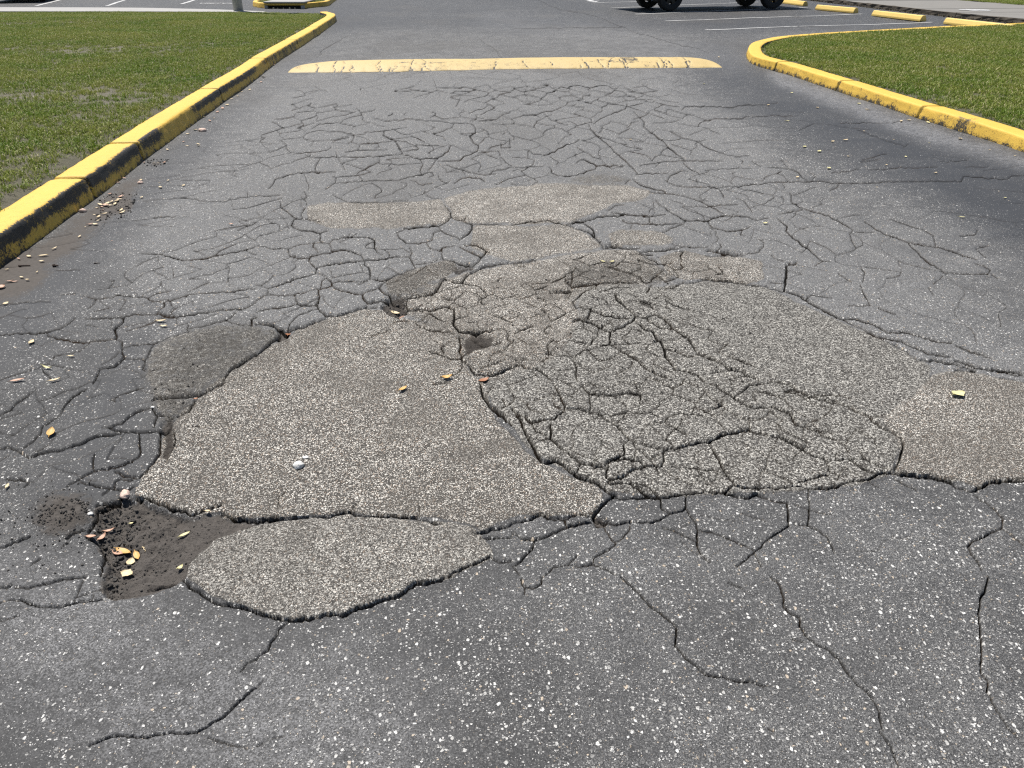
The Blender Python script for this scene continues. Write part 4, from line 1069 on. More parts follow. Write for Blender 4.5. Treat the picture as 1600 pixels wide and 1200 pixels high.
def grass_tree(density, seed, hmul):
    g = bpy.data.node_groups.new('grass_%d' % seed, 'GeometryNodeTree')
    g.interface.new_socket('Geometry', in_out='INPUT', socket_type='NodeSocketGeometry')
    g.interface.new_socket('Geometry', in_out='OUTPUT', socket_type='NodeSocketGeometry')
    N = g.nodes.new; L = g.links.new
    gi, go = N('NodeGroupInput'), N('NodeGroupOutput')
    def math_(op, a, b=None):
        n = N('ShaderNodeMath'); n.operation = op
        for i, v in enumerate((a, b)):
            if v is None: continue
            if isinstance(v, bpy.types.NodeSocket): L(v, n.inputs[i])
            else: n.inputs[i].default_value = v
        return n.outputs[0]
    def rnd(lo, hi, sd, typ='FLOAT'):
        n = N('FunctionNodeRandomValue'); n.data_type = typ
        if typ == 'FLOAT_VECTOR':
            n.inputs[0].default_value = lo; n.inputs[1].default_value = hi; o = n.outputs[0]
        else:
            n.inputs[2].default_value = lo; n.inputs[3].default_value = hi; o = n.outputs[1]
        n.inputs['Seed'].default_value = sd
        return o
    # one blade: a strip of four rows that narrows and leans over
    gr = N('GeometryNodeMeshGrid'); gr.inputs['Size X'].default_value = 1; gr.inputs['Size Y'].default_value = 1
    gr.inputs['Vertices X'].default_value = 2; gr.inputs['Vertices Y'].default_value = 4
    sp = N('GeometryNodeSetPosition'); L(gr.outputs[0], sp.inputs['Geometry'])
    ps = N('GeometryNodeInputPosition'); sx = N('ShaderNodeSeparateXYZ'); L(ps.outputs[0], sx.inputs[0])
    tt = math_('ADD', sx.outputs[1], 0.5)
    wdt = math_('MULTIPLY', math_('SUBTRACT', 1.05, math_('POWER', tt, 2.0)), 0.0060)
    cx = N('ShaderNodeCombineXYZ')
    L(math_('MULTIPLY', sx.outputs[0], wdt), cx.inputs[0])
    L(math_('MULTIPLY', math_('POWER', tt, 2.0), 0.030), cx.inputs[1])
    L(math_('MULTIPLY', math_('SUBTRACT', tt, math_('MULTIPLY', math_('POWER', tt, 3.0), 0.28)), 0.055 * hmul), cx.inputs[2])
    L(cx.outputs[0], sp.inputs['Position'])
    variants = N('GeometryNodeJoinGeometry')
    for v in range(4):
        pl = N('GeometryNodeMeshGrid'); pl.inputs['Size X'].default_value = 0.13; pl.inputs['Size Y'].default_value = 0.13
        pl.inputs['Vertices X'].default_value = 2; pl.inputs['Vertices Y'].default_value = 2
        dp = N('GeometryNodeDistributePointsOnFaces'); L(pl.outputs[0], dp.inputs['Mesh'])
        dp.inputs['Density'].default_value = 2300; dp.inputs['Seed'].default_value = seed * 10 + v
        ip = N('GeometryNodeInstanceOnPoints'); L(dp.outputs[0], ip.inputs['Points']); L(sp.outputs[0], ip.inputs['Instance'])
        er = N('FunctionNodeEulerToRotation') if hasattr(bpy.types, 'FunctionNodeEulerToRotation') else None
        rv = rnd((-0.45, -0.45, 0.0), (0.95, 0.45, 6.283), v + 3, 'FLOAT_VECTOR')
        if er: L(rv, er.inputs[0]); L(er.outputs[0], ip.inputs['Rotation'])
        else: L(rv, ip.inputs['Rotation'])
        L(rnd(0.45, 1.25, v + 8), ip.inputs['Scale'])
        st = N('GeometryNodeStoreNamedAttribute'); st.data_type = 'FLOAT'; st.domain = 'INSTANCE'
        st.inputs['Name'].default_value = 'tone'
        L(ip.outputs[0], st.inputs['Geometry']); L(rnd(0.0, 1.0, v + 20), st.inputs['Value'])
        re = N('GeometryNodeRealizeInstances'); L(st.outputs[0], re.inputs[0])
        gti = N('GeometryNodeGeometryToInstance'); L(re.outputs[0], gti.inputs[0])
        L(gti.outputs[0], variants.inputs[0])
    da = N('GeometryNodeInputNamedAttribute'); da.data_type = 'FLOAT'; da.inputs['Name'].default_value = 'dens'
    df = N('GeometryNodeDistributePointsOnFaces'); L(gi.outputs[0], df.inputs['Mesh']); df.inputs['Seed'].default_value = seed
    L(math_('MULTIPLY', da.outputs[0], density), df.inputs['Density'])
    ii = N('GeometryNodeInstanceOnPoints'); L(df.outputs[0], ii.inputs['Points']); L(variants.outputs[0], ii.inputs['Instance'])
    ii.inputs['Pick Instance'].default_value = True
    rv = rnd((-0.10, -0.10, 0.0), (0.10, 0.10, 6.283), 77, 'FLOAT_VECTOR')
    if hasattr(bpy.types, 'FunctionNodeEulerToRotation'):
        er = N('FunctionNodeEulerToRotation'); L(rv, er.inputs[0]); L(er.outputs[0], ii.inputs['Rotation'])
    else: L(rv, ii.inputs['Rotation'])
    L(rnd(0.6, 1.15, 78), ii.inputs['Scale'])
    sm = N('GeometryNodeSetMaterial'); sm.inputs['Material'].default_value = MAT['grass']
    L(ii.outputs[0], sm.inputs['Geometry']); L(sm.outputs[0], go.inputs[0])
    return g
def spots(X, Y, lst):
    r = 0 * X
    for x, y, rx, ry, a in lst:
        r = np.maximum(r, a * np.exp(-(((X - x) / rx) ** 2 + ((Y - y) / ry) ** 2)))
    return r
def gz(px, py): return ground(px, py, 0.15)
BL = [(*gz(115, 77), 1.3, 1.0, 1.0), (*gz(20, 150), .7, .5, 1.0), (*gz(130, 140), .7, .42, .95), (*gz(185, 148), .5, .4, .8), (*gz(80, 35), 1.6, 1.0, .8), (*gz(95, 95), .35, .25, .9), (*gz(48, 250), .35, .25, .75),
      (*gz(60, 262), .3, .2, .6), (*gz(250, 70), 1.2, .9, .5), (*gz(12, 298), .35, .3, .7), (*gz(210, 155), .5, .5, .6), (*gz(150, 182), .3, .2, .6), (*gz(300, 40), 1.5, 1.2, .3)]
def bare_l(X, Y):
    n = fbm(X * 1.3, Y * 1.3, 71, 4); m = fbm(X * 5, Y * 5, 73, 3)
    r = spots(X, Y, BL) * (0.35 + 1.3 * m) + np.clip((n - 0.56) * 2.2, 0, 0.45)
    return np.maximum(r, 0.55 * np.clip(1 - dist_path(X, Y, [(x - 0.27, y) for x, y in LEFT_KERB]) / 0.08, 0, 1) * (m > 0.42))
def bare_r(X, Y):
    n = fbm(X * 1.3, Y * 1.3, 81, 4); m = fbm(X * 5, Y * 5, 83, 3)
    r = np.clip((n - 0.60) * 2.2, 0, 0.4) + spots(X, Y, [(*gz(1470, 145), .6, .22, .8), (*gz(1592, 120), .4, .3, .8), (*gz(1450, 63), .8, .5, .5), (*gz(1252, 88), .2, .3, .5)]) * (0.3 + 1.2 * m)
    return r
def back_slope(X, Y, sd): return -0.15 * smooth01((Y - 20.5) / 4.5)
_, gm_l = lawn('lawn', 'patchy mown lawn on the left behind the scuffed yellow kerb', LAWN_L, 0.142, 0.11, bare_l, back_slope)
_, gm_r = lawn('lawn', 'green lawn tongue on the right inside the curved yellow kerb', LAWN_R, 0.105, 0.09, bare_r)
def add_grass(me, label, density, seed, h):
    o = mesh_obj('grass', me)
    put(o, label, kind='stuff')
    md = o.modifiers.new('grass', 'NODES'); md.node_group = grass_tree(density, seed, h)
    return o
add_grass(gm_l, 'short green and straw coloured grass of the left lawn', 175, 1, 0.85)
add_grass(gm_r, 'short green grass of the right lawn', 190, 2, 1.0)

# ------------------------------------------------------------------ speed hump
def speed_hump():
    L0 = [(-3.30, 12.06), (-1.9, 12.10), (0.0, 12.40), (1.95, 12.56), (3.24, 12.66)]
    pts, s = resample(L0, 0.02)
    n = len(pts); T = s[-1]; m = 44
    tg = np.gradient(pts, axis=0); tg /= np.linalg.norm(tg, axis=1)[:, None]
    nn = np.stack([-tg[:, 1], tg[:, 0]], 1)
    W = 0.92
    v = np.linspace(0, 1, m)
    S, Vv = np.meshgrid(s, v, indexing='ij')
    endf = np.minimum(np.clip(S / 0.95, 0, 1), np.clip((T - S) / 0.55, 0, 1))
    endf = np.sqrt(np.clip(1 - (1 - endf) ** 2, 0, 1))
    rag = (fbm(S * 5, S * 0, 5, 3) - 0.5) * 0.05
    wloc = W * (0.45 + 0.55 * endf) 
    off = Vv * wloc + (W - wloc) * 0.5 * 0 + rag * (1 - Vv)
    X = pts[:, 0][:, None] + nn[:, 0][:, None] * off; Y = pts[:, 1][:, None] + nn[:, 1][:, None] * off
    h = 0.105 * np.sin(np.pi * np.clip(Vv * 0.97 + 0.03, 0, 1)) ** 1.05 * endf
    h *= 1 + 0.12 * (fbm(S * 0.7, S * 0, 9, 2) - 0.5) * 2
    cr = np.zeros_like(h)
    r2 = np.random.default_rng(12)
    for k in range(30):
        a = r2.uniform(0.3, T - 0.2); ln = r2.uniform(0.12, 0.7); sk = r2.normal(0, 0.10)
        path = a + sk * Vv + (fbm(Vv * 6 + k * 3, Vv * 0, 21, 3) - 0.5) * 0.13
        cr = np.maximum(cr, (1 - smooth01((np.abs(S - path) - 0.002) / 0.011)) * np.clip((ln - Vv) / 0.15, 0, 1) * np.clip(1.2 - Vv * 0.6, 0, 1))
    for k in range(7):
        a = r2.uniform(0.5, T - 0.8); ln = r2.uniform(0.3, 1.2); v0 = r2.uniform(0.15, 0.8)
        path = v0 + (fbm(S * 4, S * 0 + k, 25, 3) - 0.5) * 0.3
        cr = np.maximum(cr, (1 - smooth01((np.abs(Vv - path) - 0.004) / 0.018)) * band(S, a, a + ln, 0.1) * 0.55)
    h = h - cr * 0.012
    zz = np.vectorize(road_z)(X, Y)
    Zh = zz - 0.006 + np.maximum(h, 0) + 0.009 * (Vv > 0.01) * (Vv < 0.99) * endf
    wear = np.maximum(cr * 1.0, 0.2 * (Vv < 0.03))
    bx, by = 4.95, 0.5
    wear = np.maximum(wear, 0.52 * band(S, 5.02, 5.32, 0.03) * band(Vv, 0.16, 0.62, 0.06))
    wear = np.maximum(wear, 0.26 * (fbm(S * 2, Vv * 3, 33, 3) > 0.58))
    ids = np.arange(n * m).reshape(n, m)
    F = np.stack([ids[:-1, :-1], ids[1:, :-1], ids[1:, 1:], ids[:-1, 1:]], -1).reshape(-1, 4)
    o = mesh_obj('speed_hump', np_mesh('speed_hump', np.stack([X, Y, Zh], -1).reshape(-1, 3), F, {'wear': wear.reshape(-1)}, True, MAT['hump']))
    put(o, 'faded yellow speed hump with fine cracks lying across the driveway', 'speed hump')
speed_hump()

# ------------------------------------------------------------------ painted markings
def stripe(p, q, w, name='parking_line', z=0.006, seed=0):
    p = np.array(p); q = np.array(q); L = np.hypot(*(q - p)); t = (q - p) / L; nrm = np.array([-t[1], t[0]])
    n = max(2, int(L / 0.25)); V = []; W = []
    for k in range(n + 1):
        for sgn in (-1, 0, 1):
            a = p + t * L * k / n + nrm * sgn * w / 2 * (1 + 0.1 * math.sin(k * 1.7 + sgn))
            V.append((*a, road_z(*a) + z)); W.append(0.24 * (sgn != 0) + 0.5 * float(fbm(np.array([k * 0.37 + seed]), np.array([seed * 1.0]), 3, 2)[0] ** 2))
    F = [(3 * k + j, 3 * (k + 1) + j, 3 * (k + 1) + j + 1, 3 * k + j + 1) for k in range(n) for j in (0, 1)]
    F = [f[::-1] for f in F]
    return mesh_obj(name, np_mesh(name, np.array(V), np.array(F), {'wear': np.array(W)}, False, MAT['white']), None, road)
for i, (a, b_) in enumerate((((1103, 47), (1458, 35)), ((1040, 33), (1347, 22)), ((993, 22), (1261, 12)), ((955, 13), (1185, 3.6)), ((925, 5.0), (1120, -2.5)))):
    stripe(ground(*a), ground(*b_), 0.115, seed=i)
for i, (a, b_) in enumerate((((57, 9.2), (97, -1)), ((167, 9.2), (199, -1)), ((283, 6.6), (309, -1.5)))):
    stripe(ground(*a), ground(*b_), 0.13, seed=i + 8)
def painted_text(txt, loc, size, rz, sx):
    cu = bpy.data.curves.new('painted_word', 'FONT'); cu.body = txt; cu.size = size; cu.align_x = 'CENTER'; cu.extrude = 0.0
    cu.offset = 0.012
    tmp = bpy.data.objects.new('tmp_word', cu); C.objects.link(tmp)
    bpy.context.view_layer.update()
    me = bpy.data.meshes.new_from_object(tmp.evaluated_get(bpy.context.evaluated_depsgraph_get()))
    bpy.data.objects.remove(tmp); bpy.data.curves.remove(cu)
    me.name = 'painted_word'; me.materials.clear(); me.materials.append(MAT['white'])
    o = mesh_obj('painted_word', me, None, road)
    o.location = loc; o.rotation_euler = (0, 0, rz); o.scale = (sx, 1, 1)
    o['label'] = 'white painted word VISITOR in a parking bay'
vx, vy = ground(338, 6.2)
painted_text('VISITOR', (vx, vy, 0.012), 0.62, R(-1), 0.62)
# a white arrow in the aisle
ax, ay = ground(931, 3.4); bx, by = ground(905, -3.5)
d = Vector((ax - bx, ay - by)).normalized(); nrm = Vector((-d.y, d.x))
pts = []
for l, s_ in ((0, 0), (0.75, .30), (0.70, .10), (2.4, .10), (2.4, -.10), (0.70, -.10), (0.75, -.30)):
    q = Vector((ax, ay)) - d * l + nrm * s_
    pts.append((q.x, q.y, road_z(q.x, q.y) + 0.007))
bm = bmesh.new(); bm.faces.new([bm.verts.new(p) for p in pts])
bmesh.ops.recalc_face_normals(bm, faces=bm.faces[:])
me = bm_mesh('painted_arrow', bm, MAT['white'])
if me.polygons[0].normal.z < 0: me.flip_normals()
mesh_obj('painted_arrow', me, None, road)

# ------------------------------------------------------------------ wheel stops
def wheel_stop(pa, pb, label):
    a = Vector(pa); b_ = Vector(pb); d = (b_ - a); L = d.length; t = d / L
    nrm = Vector((-t.y, t.x))
    if nrm.y < 0 and nrm.x < 0: nrm = -nrm
    if nrm.dot(Vector((1, 0.45))) < 0: nrm = -nrm
    o = empty('wheel_stop', (a.x, a.y, 0.0), label, 'wheel stop', 'yellow wheel stops at the heads of the bays')
    bm = bmesh.new()
    prof = [(0, 0), (0, 0.055), (0.040, 0.140), (0.060, 0.152), (0.120, 0.152), (0.140, 0.140), (0.18, 0.055), (0.18, 0)]
    rings = []
    for k, (s_, sh) in enumerate(((0, 0.0), (L * .5, 0.0), (L, 0.0))):
        rings.append([bm.verts.new((t.x * s_ + nrm.x * u_, t.y * s_ + nrm.y * u_, z_ + (0.012 if z_ == 0 else 0.0))) for u_, z_ in prof])
    for r0, r1 in zip(rings[:-1], rings[1:]):
        for j in range(len(prof)):
            bm.faces.new((r0[j], r0[(j + 1) % len(prof)], r1[(j + 1) % len(prof)], r1[j]))
    bm.faces.new(rings[0][::-1]); bm.faces.new(rings[-1])
    bmesh.ops.recalc_face_normals(bm, faces=bm.faces[:])
    bmesh.ops.bevel(bm, geom=[e for e in bm.edges], offset=0.006, segments=1, affect='EDGES')
    bm.verts.ensure_lookup_table()
    me = bm_mesh('block', bm, MAT['stop'])
    me.attributes.new('wear', 'FLOAT', 'POINT')
    mesh_obj('block', me, None, o)
    for s_ in (0.28, L - 0.28):
        bm = bmesh.new()
        bmesh.ops.create_cone(bm, cap_ends=True, segments=10, radius1=0.016, radius2=0.014, depth=0.012)
        p = t * s_ + nrm * 0.085
        bmesh.ops.translate(bm, verts=bm.verts, vec=(p.x, p.y, 0.155))
        mesh_obj('anchor_pin', bm_mesh('anchor_pin', bm, MAT['steel']), None, o)
    for r_ in (0.33, 0.66):
        pass
    return o
STOPS = [(ground(1196, 2.5), ground(1254, 10.0), 'yellow wheel stop in front of the black truck, half in its shadow'),
         (ground(1273, 15.8), ground(1333, 21.4), 'yellow wheel stop in the first empty bay next to the truck'),
         (ground(1361, 25.4), ground(1437, 34.5), 'yellow wheel stop between the other two in the empty bays'),
         (ground(1473, 38.2), ground(1576, 50.5), 'yellow wheel stop nearest the right lawn, its end behind grass')]
for a, b_, lb in STOPS: wheel_stop((*a,), (*b_,), lb)

# ------------------------------------------------------------------ sidewalk beyond the bays, grass strip behind it
def strip_mesh(name, front, back, z, mat, label, kind=None, cat=None, wear_front=0.0, drop=-0.1, n=60, jag=0.0):
    f, _ = resample(front, 0.25); b_, _ = resample(back, 0.25)
    k = max(len(f), len(b_))
    def rs(p): 
        t = np.linspace(0, 1, k); u = np.linspace(0, 1, len(p))
        return np.c_[np.interp(t, u, p[:, 0]), np.interp(t, u, p[:, 1])]
    f, b_ = rs(f), rs(b_)
    cols_ = [(0.0, drop, 1.0), (0.0, z * 0.45, 1.0), (0.0, z - 0.015, 0.95), (0.004, z, 0.5), (0.035, z, 0.18), (0.3, z, 0.04), (0.7, z, 0.05), (0.99, z, 0.1), (1.0, drop, 0.3)]
    V = []; W = []
    for i in range(k):
        for t, zz, w in cols_:
            p = f[i] * (1 - t) + b_[i] * t
            V.append((p[0], p[1], zz)); W.append(w * wear_front if t < 0.3 else 0.08)
    m = len(cols_)
    F = [(i * m + j, (i + 1) * m + j, (i + 1) * m + j + 1, i * m + j + 1) for i in range(k - 1) for j in range(m - 1)]
    me = np_mesh(name, np.array(V), np.array(F), {'wear': np.array(W)}, False, mat)
    bm = bmesh.new(); bm.from_mesh(me); bmesh.ops.recalc_face_normals(bm, faces=bm.faces[:]); bm.to_mesh(me); bm.free()
    me.update()
    o = mesh_obj(name, me)
    return put(o, label, cat, kind=kind)
SW_F = [(10.9, 38.0), (11.25, 33.0), (11.62, 28.9), (11.84, 26.3), (12.14, 23.4), (12.60, 21.2), (13.4, 18.6), (14.4, 15.5)]
SW_B = [(14.9, 38.0), (15.3, 33.0), (15.75, 29.6), (16.05, 27.0), (16.5, 24.2), (17.0, 22.0), (17.8, 19.4), (18.8, 16.3)]
# slabs, each its own piece with joints between them
fr, _ = resample(SW_F, 1.55); bk, _ = resample(SW_B, 1.55)
nsl = min(len(fr), len(bk)) - 1
tf = np.linspace(0, 1, nsl + 1)
def along(p, t): 
    u = np.linspace(0, 1, len(p)); return np.c_[np.interp(t, u, p[:, 0]), np.interp(t, u, p[:, 1])]
fr, bk = along(fr, tf), along(bk, tf)
walk = empty('sidewalk', (float(fr[0, 0]), float(fr[0, 1]), 0), None, None)
put(walk, 'grey concrete sidewalk with a dirty edge behind the wheel stops', kind='structure')
for i in range(nsl):
    a, b_, c_, d_ = fr[i], fr[i + 1], bk[i + 1], bk[i]
    g_ = 0.006
    a2, b2 = a + (b_ - a) * g_, b_ - (b_ - a) * g_; d2, c2 = d_ + (c_ - d_) * g_, c_ - (c_ - d_) * g_
    V = []; W = []
    z = 0.128 + rng.uniform(-0.006, 0.006)
    cs = [(0.0, -0.06, 0.92), (0.0, 0.02, 0.92), (0.0, 0.07, 0.9), (0.0, z - 0.012, 0.85), (0.004, z, 0.45), (0.03, z, 0.1), (0.25, z, 0.02), (0.6, z, 0.02), (0.985, z, 0.1), (1.0, -0.05, 0.2)]
    K = 8
    for k in range(K + 1):
        p0 = a2 + (b2 - a2) * k / K; p1 = d2 + (c2 - d2) * k / K
        for t, zz, w in cs:
            p = p0 * (1 - t) + p1 * t
            jit = (hash2(np.array([k + i * 40]), np.array([int(zz * 1000)]), 7)[0] - 0.5) * (0.03 if zz > 0 and t < 0.02 else 0)
            V.append((p[0] + jit - fr[0, 0], p[1] - fr[0, 1], zz)); W.append(min(1, w + (0.3 if k in (0, K) else 0)))
    m = len(cs)
    F = [(k * m + j, (k + 1) * m + j, (k + 1) * m + j + 1, k * m + j + 1) for k in range(K) for j in range(m - 1)]
    me = np_mesh('slab', np.array(V), np.array(F), {'wear': np.array(W)}, False, MAT['concrete'])
    bm = bmesh.new(); bm.from_mesh(me)
    for e in (0, K):
        bm.verts.ensure_lookup_table(); bm.faces.new([bm.verts[e * m + j] for j in range(m)])
    bmesh.ops.recalc_face_normals(bm, faces=bm.faces[:]); bm.to_mesh(me); bm.free(); me.update()
    mesh_obj('slab', me, None, walk)
# old whitewash splash on the sidewalk
sx_, sy_ = ground(1525, 16, 0.13)
bm = bmesh.new()
vs = [bm.verts.new((sx_ + math.cos(a) * 0.42 * (0.7 + 0.5 * random.random()), sy_ + math.sin(a) * 0.45 * (0.6 + 0.6 * random.random()), 0.139)) for a in np.linspace(0, 2 * math.pi, 22, endpoint=False)]
bm.faces.new(vs)
me = bm_mesh('paint_splash', bm, MAT['white'])
o = mesh_obj('paint_splash', me, None, walk); o.matrix_parent_inverse = Matrix.Translation(-walk.location)
me.attributes.new('wear', 'FLOAT', 'POINT').data.foreach_set('value', np.full(len(me.vertices), 0.30, np.float32))
LAWN_B = [(float(x) - 0.05, float(y)) for x, y in bk] + [(30, float(bk[-1, 1])), (30, 38)]
_, gm_b = lawn('lawn', 'strip of lawn beyond the sidewalk', LAWN_B, 0.125, 0.25, lambda X, Y: 0.12 + 0 * X)
add_grass(gm_b, 'grass beyond the sidewalk', 90, 3, 1.1)
# dead grass and dirt gathered at the foot of the sidewalk edge
dv = []; df = []
for k in range(1500):
    t = random.random(); p = along(fr, np.array([t]))[0]
    p = p + np.array([random.gauss(-0.03, 0.05), random.gauss(0, 0.05)])
    h_ = random.uniform(0.015, 0.07); a = random.uniform(0, 6.28); w_ = random.uniform(0.006, 0.02)
    lx, ly = random.gauss(0, 0.03), random.gauss(0, 0.03)
    i0 = len(dv)
    dv += [(p[0] - math.cos(a) * w_, p[1] - math.sin(a) * w_, -0.005), (p[0] + math.cos(a) * w_, p[1] + math.sin(a) * w_, -0.005), (p[0] + lx, p[1] + ly, h_)]
    df.append((i0, i0 + 1, i0 + 2))
MAT['dead_grass'] = make_plain('dead_grass', (0.055, 0.042, 0.022), (0.13, 0.105, 0.055), 30, 0.9)
put(mesh_obj('dead_grass', np_mesh('dead_grass', np.array(dv), np.array(df), None, False, MAT['dead_grass'])), 'dead grass and dirt along the foot of the sidewalk', kind='stuff')

# ------------------------------------------------------------------ gutter strip behind the left lawn
gut = strip_mesh('gutter', [(-34, 25.95), (-15, 25.95), (-9.6, 25.75), (-7.2, 25.3)], [(-34, 28.2), (-15, 28.0), (-10.2, 27.2), (-7.6, 26.0)], 0.012, MAT['pale_concrete'], 'pale concrete gutter strip behind the left lawn', kind='structure', wear_front=0.3, drop=-0.05)

# ------------------------------------------------------------------ storm drain island
def island():
    path = [(-8.95, 36.0), (-8.93, 32.0), (-8.86, 29.6), (-8.70, 28.75), (-8.25, 27.85), (-7.86, 27.42)]
    path2 = [(-6.68, 27.42), (-6.45, 27.95), (-6.18, 28.75), (-6.35, 30.2), (-6.7, 33.0), (-6.9, 36.0)]
    def sc(x, y, hz, wz, s): return np.full_like(x, 0.24 if hz < 0.9 else 0.08)
    kerb('yellow_kerb', 'yellow kerb left of the storm drain on the far island', path, +1, 0.15, 0.17, [2.4, 4.6, 6.6], sc, 0.06)
    kerb('yellow_kerb', 'yellow kerb right of the storm drain on the far island', path2, +1, 0.15, 0.17, [2.0, 4.2, 6.4], sc, 0.06)
    pl = [(-8.80, 36.0), (-8.78, 32.0), (-8.70, 29.65), (-8.54, 28.85), (-8.15, 28.0), (-7.8, 27.6), (-6.8, 27.6), (-6.6, 28.05), (-6.36, 28.85), (-6.52, 30.2), (-6.85, 33.0), (-7.05, 36.0)]
    _, gmi = lawn('lawn', 'little lawn on the far island around the storm drain', pl, 0.13, 0.12, lambda X, Y: 0.25 + 0 * X)
    add_grass(gmi, 'grass of the far storm drain island', 100, 4, 0.9)
    o = empty('storm_drain', (-7.27, 27.3, 0), 'storm drain with a pale concrete cover and a dark mouth on the far island', 'storm drain')
    bm = bmesh.new(); bm_box(bm, (0, 0.86, 0.185), (1.30, 1.72, 0.05), 0, 0.012, 1)
    me = bm_mesh('cover_slab', bm, MAT['pale_concrete']); me.attributes.new('wear', 'FLOAT', 'POINT'); mesh_obj('cover_slab', me, None, o)
    bm = bmesh.new(); bm_box(bm, (0, 0.035, 0.128), (1.26, 0.09, 0.055), 0, 0.008, 1)
    me = bm_mesh('lintel', bm, MAT['yellow']); me.attributes.new('wear', 'FLOAT', 'POINT').data.foreach_set('value', np.full(len(me.vertices), .3, np.float32)); mesh_obj('lintel', me, None, o)
    for sg in (-1, 1):
        bm = bmesh.new(); bm_box(bm, (sg * 0.58, 0.06, 0.05), (0.10, 0.14, 0.10), 0, 0.01, 1)
        me = bm_mesh('side_block', bm, MAT['pale_concrete']); me.attributes.new('wear', 'FLOAT', 'POINT'); mesh_obj('side_block', me, None, o)
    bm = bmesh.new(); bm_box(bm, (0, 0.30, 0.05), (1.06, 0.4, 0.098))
    mesh_obj('mouth', bm_mesh('mouth', bm, MAT['mouth_shade']), None, o)  # solid near-black block paints the shade inside the opening
    for k in range(5):
        bm = bmesh.new(); bmesh.ops.create_icosphere(bm, subdivisions=1, radius=random.uniform(.02, .035))
        bmesh.ops.translate(bm, verts=bm.verts, vec=(-0.35 + k * 0.17 + random.uniform(-.03, .03), -0.03, 0.02))
        mesh_obj('debris', bm_mesh('debris', bm, MAT['leaf_cream']), None, o)
island()

# ------------------------------------------------------------------ pole at the back of the left lawn
px_, py_ = ground(372, 18.0)
pole = empty('light_pole', (px_, py_ + 0.05, 0.0), 'grey round pole standing at the back edge of the left lawn', 'pole')
def lathe(prof, n=20):
    bm = bmesh.new(); rings = []
    for r_, z_ in prof:
        rings.append([bm.verts.new((r_ * math.cos(2 * math.pi * k / n), r_ * math.sin(2 * math.pi * k / n), z_)) for k in range(n)])
    for a, b_ in zip(rings[:-1], rings[1:]):
        for k in range(n): bm.faces.new((a[k], a[(k + 1) % n], b_[(k + 1) % n], b_[k]))
    bm.faces.new(rings[0][::-1]); bm.faces.new(rings[-1])
    return bm
mesh_obj('shaft', bm_mesh('shaft', lathe([(.145, -.05), (.143, .8), (.135, 2.5), (.115, 5.0), (.095, 7.4)]), MAT['pole'], True), None, pole)
mesh_obj('base_collar', bm_mesh('base_collar', lathe([(.155, -.05), (.155, .02), (.147, .035)]), MAT['pole'], True), None, pole)
bm = bmesh.new(); bm_box(bm, (0.0, 0.55, 7.35), (0.07, 1.1, 0.07), 0, .01, 1)
mesh_obj('arm', bm_mesh('arm', bm, MAT['steel']), None, pole)
bm = bmesh.new(); bm_box(bm, (0.0, 1.25, 7.34), (0.26, 0.6, 0.13), 0, .03, 2)
mesh_obj('lamp_head', bm_mesh('lamp_head', bm, MAT['steel']), None, pole)

# ------------------------------------------------------------------ vehicles
def wheel(parent, x, y, r, w, side):
    """axle along Y; tyre with tread and shoulders, rim with six open spokes"""
    prof = [(r * .60, -w * .40), (r * .66, -w * .48), (r * .86, -w * .5), (r * .955, -w * .45), (r, -w * .33), (r, w * .33), (r * .955, w * .45), (r * .86, w * .5), (r * .66, w * .48), (r * .60, w * .40)]
    n = 40; bm = bmesh.new(); rings = []
    for k in range(n):
        a = 2 * math.pi * k / n
        rings.append([bm.verts.new((x + (rr - (0.010 if 3 < j < 6 and k % 2 else 0)) * math.cos(a), y + ww, r + (rr - (0.010 if 3 < j < 6 and k % 2 else 0)) * math.sin(a))) for j, (rr, ww) in enumerate(prof)])
    for k in range(n):
        A, B = rings[k], rings[(k + 1) % n]
        for j in range(len(prof)): bm.faces.new((A[j], A[(j + 1) % len(prof)], B[(j + 1) % len(prof)], B[j]))
    bmesh.ops.recalc_face_normals(bm, faces=bm.faces[:])
    wo_ = mesh_obj('wheel', bm_mesh('wheel', bm, MAT['rubber']), None, parent)
    bm = bmesh.new()
    yo = y + side * w * 0.30
    for k in range(6):
        a = 2 * math.pi * k / 6
        r_ = bmesh.ops.create_cube(bm, size=1.0)
        M = Matrix.Translation((x, yo, r)) @ Matrix.Rotation(-a, 4, 'Y') @ Matrix.Translation((r * .36, 0, 0)) @ Matrix.Diagonal((r * .52, 0.03, r * .26, 1))
        bmesh.ops.transform(bm, matrix=M, verts=r_['verts'])
    r_ = bmesh.ops.create_cone(bm, cap_ends=True, segments=20, radius1=r * .50, radius2=r * .50, depth=0.02)
    bmesh.ops.transform(bm, matrix=Matrix.Translation((x, y, r)) @ Matrix.Rotation(R(90), 4, 'X'), verts=r_['verts'])
    m_ = 24; rg = []
    for k in range(m_):
        a = 2 * math.pi * k / m_
        rg.append([bm.verts.new((x + rr * math.cos(a), y + yy, r + rr * math.sin(a))) for rr, yy in ((r * .62, -w * .38), (r * .62, w * .38), (r * .57, w * .36), (r * .57, -w * .36))])
    for k in range(m_):
        A, B = rg[k], rg[(k + 1) % m_]
        for j in range(4): bm.faces.new((A[j], A[(j + 1) % 4], B[(j + 1) % 4], B[j]))
    r_ = bmesh.ops.create_cone(bm, cap_ends=True, segments=16, radius1=r * .17, radius2=r * .15, depth=0.06)
    bmesh.ops.transform(bm, matrix=Matrix.Translation((x, yo, r)) @ Matrix.Rotation(R(90), 4, 'X'), verts=r_['verts'])
    bmesh.ops.recalc_face_normals(bm, faces=bm.faces[:])
    mesh_obj('rim', bm_mesh('rim', bm, MAT['rim']), None, wo_)
